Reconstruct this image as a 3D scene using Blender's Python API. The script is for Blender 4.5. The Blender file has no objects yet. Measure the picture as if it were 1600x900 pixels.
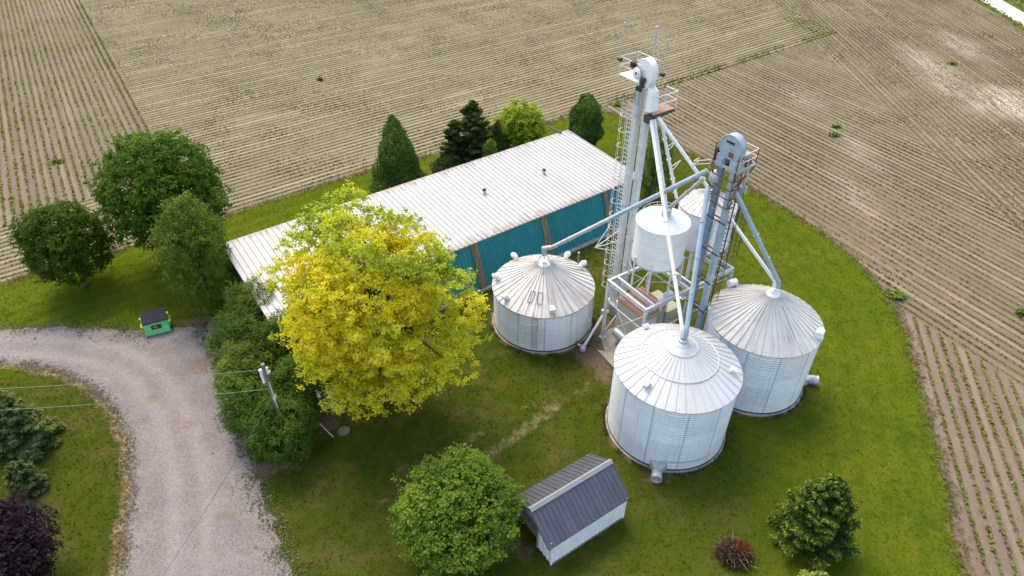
import bpy, bmesh, math, random
import numpy as np
from mathutils import Vector, Matrix
from mathutils.geometry import delaunay_2d_cdt
rng = np.random.default_rng(7); random.seed(7)
S = bpy.context.scene; COL = S.collection
PI = math.pi
E1 = np.array([.8339, .5519, 0]); D = np.array([.5519, -.8339, 0]); E2 = -D; UP = np.array([0, 0, 1.])
H = 34.0; F = 1025.26; TH = math.radians(38.4958)
A3 = lambda *a: np.array(a, float)

# ------------------------------------------------------------------ camera, world, sun
cam = bpy.data.cameras.new('camera'); cam.sensor_width = 36; cam.lens = F/1600*36; cam.clip_end = 3000
co = bpy.data.objects.new('camera', cam); COL.objects.link(co); co.location = (0, 0, H); co.rotation_euler = (PI/2-TH, 0, 0)
S.camera = co
SUN_EL, SUN_AZ = math.radians(56), math.atan2(-.45, .89)     # azimuth from +Y towards +X
w = bpy.data.worlds.new('World'); S.world = w; w.use_nodes = True
nt = w.node_tree; nt.nodes.clear()
sk = nt.nodes.new('ShaderNodeTexSky'); sk.sky_type = 'NISHITA'; sk.sun_disc = False
sk.sun_elevation = SUN_EL; sk.sun_rotation = SUN_AZ; sk.air_density = 1.0; sk.dust_density = 1.5
bg = nt.nodes.new('ShaderNodeBackground'); bg.inputs['Strength'].default_value = .15
ow = nt.nodes.new('ShaderNodeOutputWorld'); nt.links.new(sk.outputs[0], bg.inputs[0]); nt.links.new(bg.outputs[0], ow.inputs[0])
sl = bpy.data.lights.new('sun', 'SUN'); sl.energy = 1.3; sl.angle = math.radians(30); sl.color = (1, .91, .76)
so = bpy.data.objects.new('sun', sl); COL.objects.link(so)
sd = Vector((math.sin(SUN_AZ)*math.cos(SUN_EL), math.cos(SUN_AZ)*math.cos(SUN_EL), math.sin(SUN_EL)))
so.rotation_euler = sd.to_track_quat('Z', 'Y').to_euler()
S.view_settings.view_transform = 'Standard'; S.view_settings.look = 'None'
S.view_settings.exposure = 1.68; S.view_settings.gamma = 1
S.view_settings.use_white_balance = True; S.view_settings.white_balance_temperature = 7900; S.view_settings.white_balance_tint = 10

# ------------------------------------------------------------------ materials
class NT:
    """small helper around a material's node tree"""
    def __init__(s, name, rough=.6, metal=0, spec=.4):
        s.m = bpy.data.materials.new(name); s.m.use_nodes = True; s.t = s.m.node_tree
        s.b = s.t.nodes['Principled BSDF']; s.b.inputs['Roughness'].default_value = rough
        s.b.inputs['Metallic'].default_value = metal; s.b.inputs['Specular IOR Level'].default_value = spec
        s.out = s.t.nodes['Material Output']
    def n(s, typ, **kw):
        x = s.t.nodes.new('ShaderNode'+typ)
        for k, v in kw.items(): setattr(x, k, v)
        return x
    def l(s, a, b): s.t.links.new(a, b)
    def set(s, sock, v):
        if hasattr(v, 'is_output') or isinstance(v, bpy.types.NodeSocket): s.l(v, sock)
        else: sock.default_value = v
    def obj(s): return s.n('TexCoord').outputs['Object']
    def attr(s, name, out='Fac'):
        a = s.n('Attribute'); a.attribute_name = name; return a.outputs[out]
    def mapv(s, v, scale=(1, 1, 1), loc=(0, 0, 0)):
        m = s.n('Mapping'); s.l(v, m.inputs[0]); m.inputs['Scale'].default_value = scale; m.inputs['Location'].default_value = loc
        return m.outputs[0]
    def noise(s, v, scale=1, detail=4, rough=.55, dist=0):
        x = s.n('TexNoise'); s.l(v, x.inputs['Vector']); x.inputs['Scale'].default_value = scale
        x.inputs['Detail'].default_value = detail; x.inputs['Roughness'].default_value = rough; x.inputs['Distortion'].default_value = dist
        return x.outputs['Fac']
    def voro(s, v, scale=1, out='Distance'):
        x = s.n('TexVoronoi'); s.l(v, x.inputs['Vector']); x.inputs['Scale'].default_value = scale; return x.outputs[out]
    def math(s, op, a, b=0.0, clamp=False):
        x = s.n('Math', operation=op, use_clamp=clamp); s.set(x.inputs[0], a); s.set(x.inputs[1], b); return x.outputs[0]
    def ramp(s, v, lo, hi, a=0.0, b=1.0):
        x = s.n('MapRange'); x.clamp = True; s.set(x.inputs[0], v)
        for i, q in enumerate((lo, hi, a, b)): x.inputs[i+1].default_value = q
        return x.outputs[0]
    def mix(s, f, a, b, mode='MIX'):
        x = s.n('MixRGB', blend_type=mode); s.set(x.inputs[0], f)
        for i, q in ((1, a), (2, b)):
            if isinstance(q, (tuple, list)): x.inputs[i].default_value = (*q[:3], 1)
            else: s.l(q, x.inputs[i])
        return x.outputs[0]
    def sep(s, v):
        x = s.n('SeparateXYZ'); s.l(v, x.inputs[0]); return x.outputs
    def comb(s, x, y, z=0.0):
        c = s.n('CombineXYZ'); s.set(c.inputs[0], x); s.set(c.inputs[1], y); s.set(c.inputs[2], z); return c.outputs[0]
    def col(s, c): s.set(s.b.inputs['Base Color'], (*c, 1) if isinstance(c, (tuple, list)) else c)
    def bump(s, h, strength=.3, dist=.05):
        x = s.n('Bump'); s.l(h, x.inputs['Height']); x.inputs['Strength'].default_value = strength; x.inputs['Distance'].default_value = dist
        s.l(x.outputs[0], s.b.inputs['Normal'])

def weathered(name, c, c2=None, rough=.5, metal=0, scale=1.2, amt=.5, rust=0.0, rustcol=(.19, .085, .045), rustscale=3.):
    m = NT(name, rough, metal); o = m.obj()
    c2 = c2 or tuple(x*.72 for x in c)
    k = m.mix(m.ramp(m.noise(o, scale, 5, .65), .35, .72, 0, amt), c, c2)
    if rust: k = m.mix(m.ramp(m.noise(o, rustscale, 6, .7), 1-rust-.06, 1-rust+.05), k, rustcol)
    m.col(k); return m.m

def make_mats():
    M = {}
    M['white_paint'] = weathered('white_paint', (.74, .76, .77), (.58, .59, .6), .45, rust=.30, rustscale=1.7, rustcol=(.34, .3, .27))
    M['tower_white'] = weathered('tower_white', (.55, .575, .60), (.40, .415, .43), .5, .1, 1.3, .9, .36, (.26, .24, .23), 2.2)
    M['frame_white'] = weathered('frame_white', (.64, .65, .66), (.4, .4, .4), .5, scale=2.5, amt=.8, rust=.36, rustscale=4, rustcol=(.3, .22, .17))
    M['galv'] = weathered('galvanised', (.46, .49, .52), (.33, .35, .37), .45, .3, 2, .8)
    M['old_spout'] = weathered('old_spout', (.5, .51, .53), (.33, .3, .3), .5, .2, 1.2, .9, .34, (.3, .2, .16), 2)
    M['blue'] = weathered('blue_grey_paint', (.30, .40, .485), (.22, .30, .37), .4, .1, 1.4, .9, .3, (.24, .2, .19), 3)
    M['blue_dk'] = weathered('blue_grey_dark', (.15, .235, .32), (.1, .16, .22), .45, .1, 1.4, .9, .33, (.2, .12, .09), 3)
    M['rust'] = weathered('rusty_steel', (.2, .075, .045), (.11, .05, .035), .8, .1, 3, 1)
    M['rust_dk'] = weathered('dark_rusty_steel', (.09, .06, .05), (.05, .04, .04), .8, .1, 3, 1)
    M['rusty_roof'] = weathered('rusty_red_roof', (.36, .2, .145), (.24, .12, .09), .75, .0, 2, 1, .3, (.45, .4, .36), 2)
    M['cream'] = weathered('cream_panel', (.52, .52, .41), (.36, .35, .26), .6, 0, 2.5, .9, .3, (.25, .17, .1), 2.5)
    M['concrete'] = weathered('concrete', (.34, .32, .29), (.21, .19, .17), .9, 0, 1.2, 1, .28, (.14, .11, .085), 1.7)
    M['dark'] = weathered('near_black', (.02, .02, .02), (.01, .01, .01), .8)  # near-black surface of the pit cover
    M['black'] = weathered('black_fitting', (.025, .025, .028), None, .6)
    M['wood'] = weathered('grey_wood', (.2, .17, .14), (.11, .09, .075), .85, 0, 4, 1)
    M['wood_pale'] = weathered('pale_wood', (.55, .5, .43), (.4, .34, .28), .8, 0, 4, 1)
    M['bark'] = weathered('bark', (.105, .08, .06), (.05, .04, .03), .9, 0, 6, 1)
    M['stone'] = weathered('stone', (.2, .185, .165), (.12, .11, .1), .9, 0, 3, 1)
    M['galv_wire'] = weathered('wire', (.24, .245, .245), None, .6, .1)
    M['dark_wire'] = weathered('dark_wire', (.06, .06, .06), None, .6)
    M['cap'] = weathered('ridge_cap', (.25, .265, .29), None, .4)
    M['green_bin'] = weathered('mint_green_paint', (.13, .56, .22), (.1, .44, .17), .5, 0, 2, .7, .22, (.08, .2, .08), 5)
    M['lime'] = weathered('lime_paint', (.22, .5, .03), None, .5)
    M['lid'] = weathered('dark_lid', (.018, .022, .045), (.012, .014, .03), .85)
    M['pvc'] = weathered('pale_pipe', (.62, .58, .52), (.5, .45, .4), .5)
    # bin wall: painted corrugated steel, sheet seams, rust tears. attribute rc = (angle*R, height, 0)
    m = NT('bin_wall', .42, .15); rc = m.attr('rc', 'Vector'); x, y, z = m.sep(rc)
    c = m.mix(m.ramp(m.noise(m.mapv(rc, (.55, .8, 1)), 1, 5, .65), .35, .7), (.86, .89, .92), (.74, .775, .815))
    sheet = m.n('TexWhiteNoise'); m.l(m.comb(m.math('FLOOR', m.math('DIVIDE', x, 2.03)), m.math('FLOOR', m.math('DIVIDE', y, .82))), sheet.inputs[0])
    c = m.mix(m.ramp(sheet.outputs[0], 0, 1, 0, .7), c, (.62, .66, .71))
    st = m.ramp(m.noise(m.mapv(rc, (3.2, .16, 1)), 1, 4, .7), .54, .74)
    c = m.mix(m.math('MULTIPLY', st, .7), c, (.40, .40, .40))
    ru = m.math('MULTIPLY', m.ramp(m.noise(m.mapv(rc, (2.2, 1.1, 1)), 1.0, 6, .75), .60, .72), .5)
    c = m.mix(ru, c, (.42, .3, .22))
    seam = m.math('ABSOLUTE', m.math('SUBTRACT', m.math('FRACT', m.math('DIVIDE', x, 2.03)), .5))
    c = m.mix(m.math('MULTIPLY', m.ramp(seam, .462, .49), .6), c, (.26, .27, .285))
    hs = m.math('ABSOLUTE', m.math('SUBTRACT', m.math('FRACT', m.math('DIVIDE', y, .82)), .5))
    c = m.mix(m.math('MULTIPLY', m.ramp(hs, .484, .495), .3), c, (.25, .26, .27))
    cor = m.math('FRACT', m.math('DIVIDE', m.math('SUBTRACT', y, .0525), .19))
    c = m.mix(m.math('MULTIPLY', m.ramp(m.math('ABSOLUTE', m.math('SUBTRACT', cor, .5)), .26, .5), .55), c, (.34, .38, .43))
    m.col(c); M['bin_wall'] = m.m
    def roofmat(name, base, dirty, rustamt, pan=.55):
        m = NT(name, .4, .15); rc = m.attr('rc', 'Vector')
        c = m.mix(m.ramp(m.noise(m.mapv(rc, (.5, .5, 1)), 1, 5, .65), .35, .7), base, tuple(q*.86 for q in base))
        st = m.math('MULTIPLY', m.ramp(m.noise(m.mapv(rc, (6.5, .3, 1)), 1, 5, .75), .48, .60), m.ramp(m.noise(m.mapv(rc, (.6, .5, 1), (2, 5, 0)), 1, 3, .6), .4, .62, .25, 1))
        c = m.mix(m.math('MULTIPLY', st, dirty), c, (.20, .185, .18))
        st = m.ramp(m.noise(m.mapv(rc, (4.1, .22, 1), (7, 3, 0)), 1, 5, .75), .63-rustamt, .70-rustamt)
        c = m.mix(m.math('MULTIPLY', st, .6), c, (.27, .20, .165))
        m.col(c); return m.m
    M['bin_roof'] = roofmat('bin_roof_clean', (.51, .53, .545), .14, 0)
    M['bin_roof_old'] = roofmat('bin_roof_streaked', (.52, .53, .535), .62, .13)
    M['bin_roof_dirty'] = roofmat('bin_roof_stained', (.50, .505, .51), .8, .06)
    # barn roof: rc = (along, distance up slope, 0)
    m = NT('barn_roof', .5, .0, .35); rc = m.attr('rc', 'Vector'); x, y, z = m.sep(rc)
    pan = m.n('TexWhiteNoise'); m.l(m.comb(m.math('FLOOR', m.math('DIVIDE', x, .9)), 0.0), pan.inputs[0])
    c = m.mix(m.ramp(m.noise(m.mapv(rc, (.25, .25, 1)), 1, 4), .35, .7), (.36, .37, .38), (.30, .315, .335))
    c = m.mix(m.math('MULTIPLY', pan.outputs[0], .25), c, (.43, .44, .45))
    st = m.ramp(m.noise(m.mapv(rc, (4, .3, 1)), 1, 5, .7), .56, .75)
    c = m.mix(m.math('MULTIPLY', st, .22), c, (.26, .255, .26))
    ln = m.math('MULTIPLY', m.noise(m.mapv(rc, (1.6, .06, 1)), 1, 5, .75), 1.0)
    reach = m.math('ADD', m.ramp(ln, .40, .60, -.1, 1.2), m.math('MULTIPLY', m.math('SUBTRACT', pan.outputs[0], .6), .35))
    e_front = m.math('SUBTRACT', reach, y); e_back = m.math('SUBTRACT', m.math('SUBTRACT', reach, .15), m.math('SUBTRACT', 10.5, y))
    rus = m.math('MAXIMUM', m.ramp(e_front, -.03, .22), m.ramp(e_back, -.03, .22))
    rus = m.math('MULTIPLY', rus, m.ramp(m.noise(m.mapv(rc, (8, 2.2, 1)), 1, 4, .7), .33, .5))
    c = m.mix(m.math('MULTIPLY', rus, .6), c, (.17, .118, .092))
    rb = m.math('ABSOLUTE', m.math('SUBTRACT', m.math('FRACT', m.math('ADD', m.math('DIVIDE', m.math('ADD', x, .15), 35.26/78), .14)), .5))
    c = m.mix(m.math('MULTIPLY', m.ramp(rb, .36, .16, 0, 1), 0.0), c, (.2, .2, .2))
    ed = m.ramp(m.math('ABSOLUTE', m.math('SUBTRACT', m.math('FRACT', m.math('DIVIDE', m.math('ADD', x, .15), 35.26/78)), .74)), .0, .09, 1, 0)
    c = m.mix(m.math('MULTIPLY', ed, .55), c, (.17, .175, .185))
    m.col(c); M['barn_roof'] = m.m
    # teal steel siding, rc = (along, height)
    m = NT('teal_siding', .6, 0, .2); rc = m.attr('rc', 'Vector'); x, y, z = m.sep(rc)
    c = m.mix(m.ramp(m.noise(m.mapv(rc, (.8, .3, 1)), 1, 4), .3, .7), (.002, .165, .19), (.004, .225, .245))
    rib = m.math('ABSOLUTE', m.math('SUBTRACT', m.math('FRACT', m.math('DIVIDE', x, .3)), .5))
    c = m.mix(m.math('MULTIPLY', m.ramp(rib, .42, .49), .4), c, (.004, .05, .06))
    fl = m.ramp(m.noise(m.mapv(rc, (3.5, 1.4, 1)), 1, 6, .75), .695, .72)
    c = m.mix(m.math('MULTIPLY', fl, .8), c, (.5, .55, .55))
    m.col(c); M['teal'] = m.m
    m = NT('weathered_boards', .85); rc = m.attr('rc', 'Vector')
    c = m.mix(m.ramp(m.noise(m.mapv(rc, (9, .5, 1)), 1, 5, .7), .35, .65), (.10, .075, .05), (.28, .22, .12))
    m.col(c); M['boards'] = m.m
    # shed
    def ribmat(name, a, b, pitch, line, rough=.4):
        m = NT(name, rough, .1); rc = m.attr('rc', 'Vector'); x, y, z = m.sep(rc)
        c = m.mix(m.ramp(m.noise(m.mapv(rc, (1.5, .7, 1)), 1, 5), .35, .7), a, b)
        m.col(c); return m.m
    M['shed_roof'] = ribmat('slate_steel_roof', (.055, .062, .083), (.08, .087, .108), .3, 0)
    m = NT('shed_siding', .45, .1); rc = m.attr('rc', 'Vector')
    c = m.mix(m.ramp(m.noise(m.mapv(rc, (2, .5, 1)), 1, 5), .35, .7), (.82, .85, .88), (.68, .71, .74))
    c = m.mix(m.math('MULTIPLY', m.ramp(m.noise(m.mapv(rc, (4.5, .45, 1)), 1, 5, .75), .64, .7), .8), c, (.32, .19, .13))
    m.col(c); M['shed_siding'] = m.m
    return M
M = make_mats()

def leafmat(name, transl=.3, gloss=.5, rough=.45):
    m = NT(name, rough, 0, gloss); a = m.attr('col', 'Color')
    m.col(a)
    tr = m.n('BsdfTranslucent'); m.l(a, tr.inputs[0])
    mx = m.n('MixShader'); mx.inputs[0].default_value = transl
    m.l(m.b.outputs[0], mx.inputs[1]); m.l(tr.outputs[0], mx.inputs[2]); m.l(mx.outputs[0], m.out.inputs[0])
    return m.m
LEAF = leafmat('leaves', .55, .12, .6); NEEDLE = leafmat('needles', .3, .04, .7)
CROP = leafmat('crop_leaves', .25, .2, .6); TURF = leafmat('turf_blades', .3, .0, .8)

# ------------------------------------------------------------------ mesh helpers
def rot_from(z, x=None):
    z = np.array(z, float); z /= np.linalg.norm(z)
    if x is None: x = A3(1, 0, 0) if abs(z[0]) < .9 else A3(0, 1, 0)
    x = x-z*np.dot(x, z); x /= np.linalg.norm(x); return x, np.cross(z, x), z

class MB:
    def __init__(s): s.v = []; s.f = []; s.mi = []; s.sm = []
    def add(s, vs, fs, mi=0, smooth=False):
        b = len(s.v); s.v += [tuple(map(float, v)) for v in vs]
        for q in fs: s.f.append(tuple(b+i for i in q)); s.mi.append(mi); s.sm.append(smooth)
        return s
    def obox(s, c, ax, half, mi=0):
        ax = [np.array(a, float) for a in ax]; c = np.array(c, float); vs = []
        for i in (-1, 1):
            for j in (-1, 1):
                for k in (-1, 1): vs.append(c+ax[0]*half[0]*i+ax[1]*half[1]*j+ax[2]*half[2]*k)
        flip = np.dot(np.cross(ax[0], ax[1]), ax[2]) < 0
        fs = [(0, 1, 3, 2), (4, 6, 7, 5), (0, 4, 5, 1), (2, 3, 7, 6), (0, 2, 6, 4), (1, 5, 7, 3)]
        if flip: fs = [q[::-1] for q in fs]
        return s.add(vs, fs, mi)
    def box(s, c, size, ang=0, mi=0):
        a = math.radians(ang); x = A3(math.cos(a), math.sin(a), 0); y = A3(-math.sin(a), math.cos(a), 0)
        return s.obox(c, (x, y, UP), [q/2 for q in size], mi)
    def beam(s, p, q, wd, ht, mi=0, up=UP):
        p = np.array(p, float); q = np.array(q, float); d = q-p; L = np.linalg.norm(d); d /= L
        if abs(np.dot(d, up)) > .95: up = E1
        sx = np.cross(d, up); sx /= np.linalg.norm(sx); u = np.cross(sx, d)
        return s.obox((p+q)/2, (d, sx, u), (L/2, wd/2, ht/2), mi)
    def ibeam(s, p, q, wd, ht, mi=0):
        p = np.array(p, float); q = np.array(q, float)
        s.beam(p+UP*(ht/2-.015), q+UP*(ht/2-.015), wd, .03, mi); s.beam(p-UP*(ht/2-.015), q-UP*(ht/2-.015), wd, .03, mi)
        return s.beam(p, q, .04, ht-.06, mi)
    def tube(s, pts, r, n=10, mi=0, cap=True, smooth=True):
        pts = [np.array(p, float) for p in pts]; m = len(pts); rs = r if hasattr(r, '__len__') else [r]*m
        x = None; vs = []
        for i, p in enumerate(pts):
            t = pts[min(i+1, m-1)]-pts[max(i-1, 0)]
            x, y, z = rot_from(t, x)
            for k in range(n): a = 2*PI*k/n; vs.append(p+rs[i]*(x*math.cos(a)+y*math.sin(a)))
        fs = [(i*n+k, i*n+(k+1) % n, (i+1)*n+(k+1) % n, (i+1)*n+k) for i in range(m-1) for k in range(n)]
        s.add(vs, fs, mi, smooth)
        if cap: s.add(vs[:n], [tuple(range(n))[::-1]], mi); s.add(vs[-n:], [tuple(range(n))], mi)
        return s
    def lathe(s, c, prof, n=48, mi=0, smooth=True, axis=None, captop=False, capbot=False):
        c = np.array(c, float); x, y, z = (A3(0, -1, 0), A3(1, 0, 0), UP) if axis is None else rot_from(axis)
        vs = []
        for r, h in prof:
            for k in range(n): a = 2*PI*k/n+PI; vs.append(c+r*(x*math.cos(a)+y*math.sin(a))+z*h)
        m = len(prof)
        s.add(vs, [(i*n+k, i*n+(k+1) % n, (i+1)*n+(k+1) % n, (i+1)*n+k) for i in range(m-1) for k in range(n)], mi, smooth)
        if captop: s.add(vs[-n:], [tuple(range(n))], mi)
        if capbot: s.add(vs[:n], [tuple(range(n))[::-1]], mi)
        return s
    def build(s, name, mats, parent=None, rc=None, origin=None):
        V = np.array(s.v, float); o = np.zeros(3)
        root = parent
        while root is not None: o = o+np.array(root.location); root = root.parent
        me = bpy.data.meshes.new(name)
        loc = np.array(origin, float) if origin is not None else np.zeros(3)
        me.from_pydata([tuple(v) for v in (V-o-loc)], [], s.f)
        for m in (mats if isinstance(mats, (list, tuple)) else [mats]): me.materials.append(m)
        me.polygons.foreach_set('material_index', s.mi); me.polygons.foreach_set('use_smooth', s.sm)
        if rc is not None:
            a = me.attributes.new('rc', 'FLOAT_VECTOR', 'POINT'); a.data.foreach_set('vector', np.ascontiguousarray(rc(V)).astype(np.float32).ravel())
        me.update()
        ob = bpy.data.objects.new(name, me); COL.objects.link(ob); ob.location = loc
        if parent is not None: ob.parent = parent
        return ob

def tag(o, label, cat, group=None, kind=None):
    if label: o['label'] = label
    if cat: o['category'] = cat
    if group: o['group'] = group
    if kind: o['kind'] = kind
    return o
def thing(name, label, cat, loc, group=None):
    o = bpy.data.objects.new(name, None); COL.objects.link(o); o.location = loc; o.empty_display_size = .5
    return tag(o, label, cat, group)
def structure(o): o['kind'] = 'structure'; return o

def quads_object(name, verts, cols, mat, parent=None, k=4, origin=None):
    """verts (N,k,3), cols (N,3): N separate faces of k corners as ONE mesh"""
    n = len(verts); o = np.zeros(3); root = parent
    while root is not None: o = o+np.array(root.location); root = root.parent
    me = bpy.data.meshes.new(name)
    me.vertices.add(n*k); me.loops.add(n*k); me.polygons.add(n)
    me.vertices.foreach_set('co', (verts.reshape(-1, 3)-o).astype(np.float32).ravel())
    me.loops.foreach_set('vertex_index', np.arange(n*k, dtype=np.int32))
    me.polygons.foreach_set('loop_start', np.arange(0, n*k, k, dtype=np.int32))
    me.polygons.foreach_set('loop_total', np.full(n, k, dtype=np.int32))
    a = me.attributes.new('col', 'FLOAT_COLOR', 'POINT')
    c = np.ones((n, k, 4), np.float32); c[:, :, :3] = cols[:, None, :]; a.data.foreach_set('color', c.ravel())
    me.materials.append(mat); me.update(calc_edges=True)
    ob = bpy.data.objects.new(name, me); COL.objects.link(ob)
    if parent is not None: ob.parent = parent
    return ob

def unit(a): return a/np.maximum(np.linalg.norm(a, axis=-1, keepdims=True), 1e-9)
def leaves(P, N, L, W, fold=.18, jit=.55, droop=None):
    """rhombus leaf faces at P, facing N"""
    n = len(P); N = unit(N+rng.normal(0, jit, (n, 3)))
    t = rng.normal(0, 1, (n, 3)) if droop is None else droop+rng.normal(0, .35, (n, 3))
    t = unit(t-N*(t*N).sum(1, keepdims=True)); b = np.cross(N, t)
    L = (L*rng.uniform(.7, 1.3, n))[:, None]; W = (W*rng.uniform(.7, 1.3, n))[:, None]
    return np.stack([P-t*L/2, P+b*W/2+N*fold*W, P+t*L/2, P-b*W/2+N*fold*W], 1)

# ------------------------------------------------------------------ ground sheets
def vnoise(x, y, s, seed=0):
    """cheap smooth value noise on arrays, -1..1"""
    r = np.random.default_rng(seed); T = r.uniform(-1, 1, (64, 64))
    x = np.asarray(x)/s; y = np.asarray(y)/s; xi = np.floor(x).astype(int); yi = np.floor(y).astype(int)
    fx = x-xi; fy = y-yi; fx = fx*fx*(3-2*fx); fy = fy*fy*(3-2*fy)
    g = lambda i, j: T[i % 64, j % 64]
    return (g(xi, yi)*(1-fx)+g(xi+1, yi)*fx)*(1-fy)+(g(xi, yi+1)*(1-fx)+g(xi+1, yi+1)*fx)*fy
def fbm(x, y, s, seed=0, o=4): return sum(vnoise(x, y, s/2**i, seed+i)*.55**i for i in range(o))
def seg_dist(P, poly, closed=True):
    P = np.asarray(P, float); q = np.asarray(poly, float); a = q; b = np.roll(q, -1, 0)
    if not closed: a, b = q[:-1], q[1:]
    best = np.full(len(P), 1e9)
    for i in range(len(a)):
        d = b[i]-a[i]; t = np.clip(((P-a[i])@d)/max(d@d, 1e-9), 0, 1)
        best = np.minimum(best, np.hypot(*(P-a[i]-t[:, None]*d).T))
    return best
def inside(P, poly):
    P = np.asarray(P, float); q = np.asarray(poly, float); c = np.zeros(len(P), bool); j = len(q)-1
    for i in range(len(q)):
        with np.errstate(divide='ignore', invalid='ignore'):
            k = ((q[i, 1] > P[:, 1]) != (q[j, 1] > P[:, 1])) & (P[:, 0] < (q[j, 0]-q[i, 0])*(P[:, 1]-q[i, 1])/(q[j, 1]-q[i, 1])+q[i, 0])
        c ^= k; j = i
    return c
def smooth_poly(pts, step=.35, closed=True, rough=.0, seed=0, sc=1.2):
    """Catmull-Rom through pts, resampled, with an uneven edge"""
    p = np.array(pts, float); n = len(p); out = []
    rngi = range(n) if closed else range(n-1)
    for i in rngi:
        g = (lambda k: p[k % n]) if closed else (lambda k: p[min(max(k, 0), n-1)])
        a, b, c, d = g(i-1), g(i), g(i+1), g(i+2); m = max(2, int(np.linalg.norm(c-b)/step))
        for k in range(m):
            t = k/m; out.append(.5*((2*b)+(c-a)*t+(2*a-5*b+4*c-d)*t*t+(3*b-a-3*c+d)*t**3))
    q = np.array(out)
    if rough:
        q[:, 0] += rough*fbm(q[:, 0], q[:, 1], sc, seed); q[:, 1] += rough*fbm(q[:, 0]+31, q[:, 1]+17, sc, seed+9)
    return q
LAWN = [(-75, 5), (21.2, 5), (24.37, 17.93), (26.53, 24.44), (28.8, 31.91), (30.5, 38.72), (30.75, 43.2), (29.34, 49.82), (25.73, 57.22), (20.09, 66.96), (14.2, 75.9),
        (11.4, 78.6), (8.3, 77.5), (4.69, 75.42), (-7.24, 67.74), (-15.16, 63.23), (-27.29, 54.21), (-35.99, 47.8), (-40.5, 45.0), (-46, 42.3), (-75, 33)]
OUT = [(-75, 36.5), (-50, 37.3), (-39.47, 37.6), (-34.62, 37.9), (-28.46, 37.4), (-22.6, 38.1), (-21.0, 34.45), (-19.2, 30.71), (-17.2, 26.88), (-15.72, 24.2), (-14.16, 21.79), (-12.59, 19.2), (-11.5, 17.6), (-8.5, 11), (-6, 5)]
INN = [(-75, 33), (-50, 34.2), (-37.15, 33.9), (-34.29, 33.6), (-31.37, 32.6), (-28.8, 31.0), (-26.53, 29.0), (-24.47, 26.37), (-23.21, 23.98), (-22.2, 20.97), (-21.63, 19.4), (-21.1, 17.6), (-20.2, 12), (-19.8, 5)]
out_s = smooth_poly(OUT, .18, False, .22, 3, .55); inn_s = smooth_poly(INN, .25, False, .16, 5, 1.1)
DRIVE = np.vstack([inn_s, out_s[::-1]])
lawn_s = smooth_poly(LAWN, .4, True, .22, 11, .9)

def cdt_sheet(name, poly, z, mat, grid, bbox, attrs):
    xs = np.arange(bbox[0], bbox[1], grid); ys = np.arange(bbox[2], bbox[3], grid)
    X, Y = np.meshgrid(xs, ys); P = np.stack([X.ravel(), Y.ravel()], 1); P = P+rng.uniform(-.2, .2, P.shape)*grid
    P = P[inside(P, poly)]; P = P[seg_dist(P, poly) > grid*.35]
    n = len(poly); V = [Vector(map(float, q)) for q in poly]+[Vector(map(float, q)) for q in P]
    r = delaunay_2d_cdt(V, [(i, (i+1) % n) for i in range(n)], [], 1, 1e-5)
    vs = np.array([(v.x, v.y) for v in r[0]])
    me = bpy.data.meshes.new(name); me.from_pydata([(x, y, z) for x, y in vs], [], [f for f in r[2]])
    for k, fn in attrs.items():
        a = me.attributes.new(k, 'FLOAT', 'POINT'); a.data.foreach_set('value', np.clip(fn(vs), 0, 1).astype(np.float32))
    me.materials.append(mat); me.update()
    if me.polygons and me.polygons[0].normal.z < 0: me.flip_normals()
    ob = bpy.data.objects.new(name, me); COL.objects.link(ob); return structure(ob)

# --- the field: one soil sheet to the horizon and thin sheets for each sowing direction
RC, RD, RA, RE, RB = 118.1, 88.0, 35.8, 73.6, 123.6
DIRS = dict(A=RA, B=RB, C=RC, D=RD, E=RE)
side = lambda P, p, ang: (np.cos(math.radians(ang))*(P[:, 1]-p[1])-np.sin(math.radians(ang))*(P[:, 0]-p[0]))   # >0: left of the line
pAC, pAD, pCD, pCE, pBA, pBs = (8.36, 77.45), (53.08, 109.3), (47.35, 80), (31.0, 40.3), (-42.28, 71.86), (-40.92, 58.87)
def region(P):
    P = np.asarray(P, float); r = np.full(len(P), 'A')
    above = side(P, pAC, 35.8) > 0
    r[(~above) & (P[:, 0] > 5)] = 'C'
    r[((P[:, 0] > 47.35) & (~above)) | (above & (side(P, pAD, 105.5) < 0))] = 'D'
    r[(side(P, pCE, RC) < 0) & (r != 'A')] = 'C'
    r[(side(P, pCE, RC) > 0) & (P[:, 0] > 5) & (P[:, 1] < 42)] = 'E'
    r[(side(P, pBA, RB) > 0) & (side(P, pBs, 43.4) > 0)] = 'B'
    return r
def clip(poly, p, ang, keep=1):
    out = []; n = len(poly); a = math.radians(ang); d = lambda q: keep*(math.cos(a)*(q[1]-p[1])-math.sin(a)*(q[0]-p[0]))
    for i in range(n):
        a0, b0 = poly[i], poly[(i+1) % n]; da, db = d(a0), d(b0)
        if da >= 0: out.append(a0)
        if (da >= 0) != (db >= 0): t = da/(da-db); out.append((a0[0]+(b0[0]-a0[0])*t, a0[1]+(b0[1]-a0[1])*t))
    return out
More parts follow.
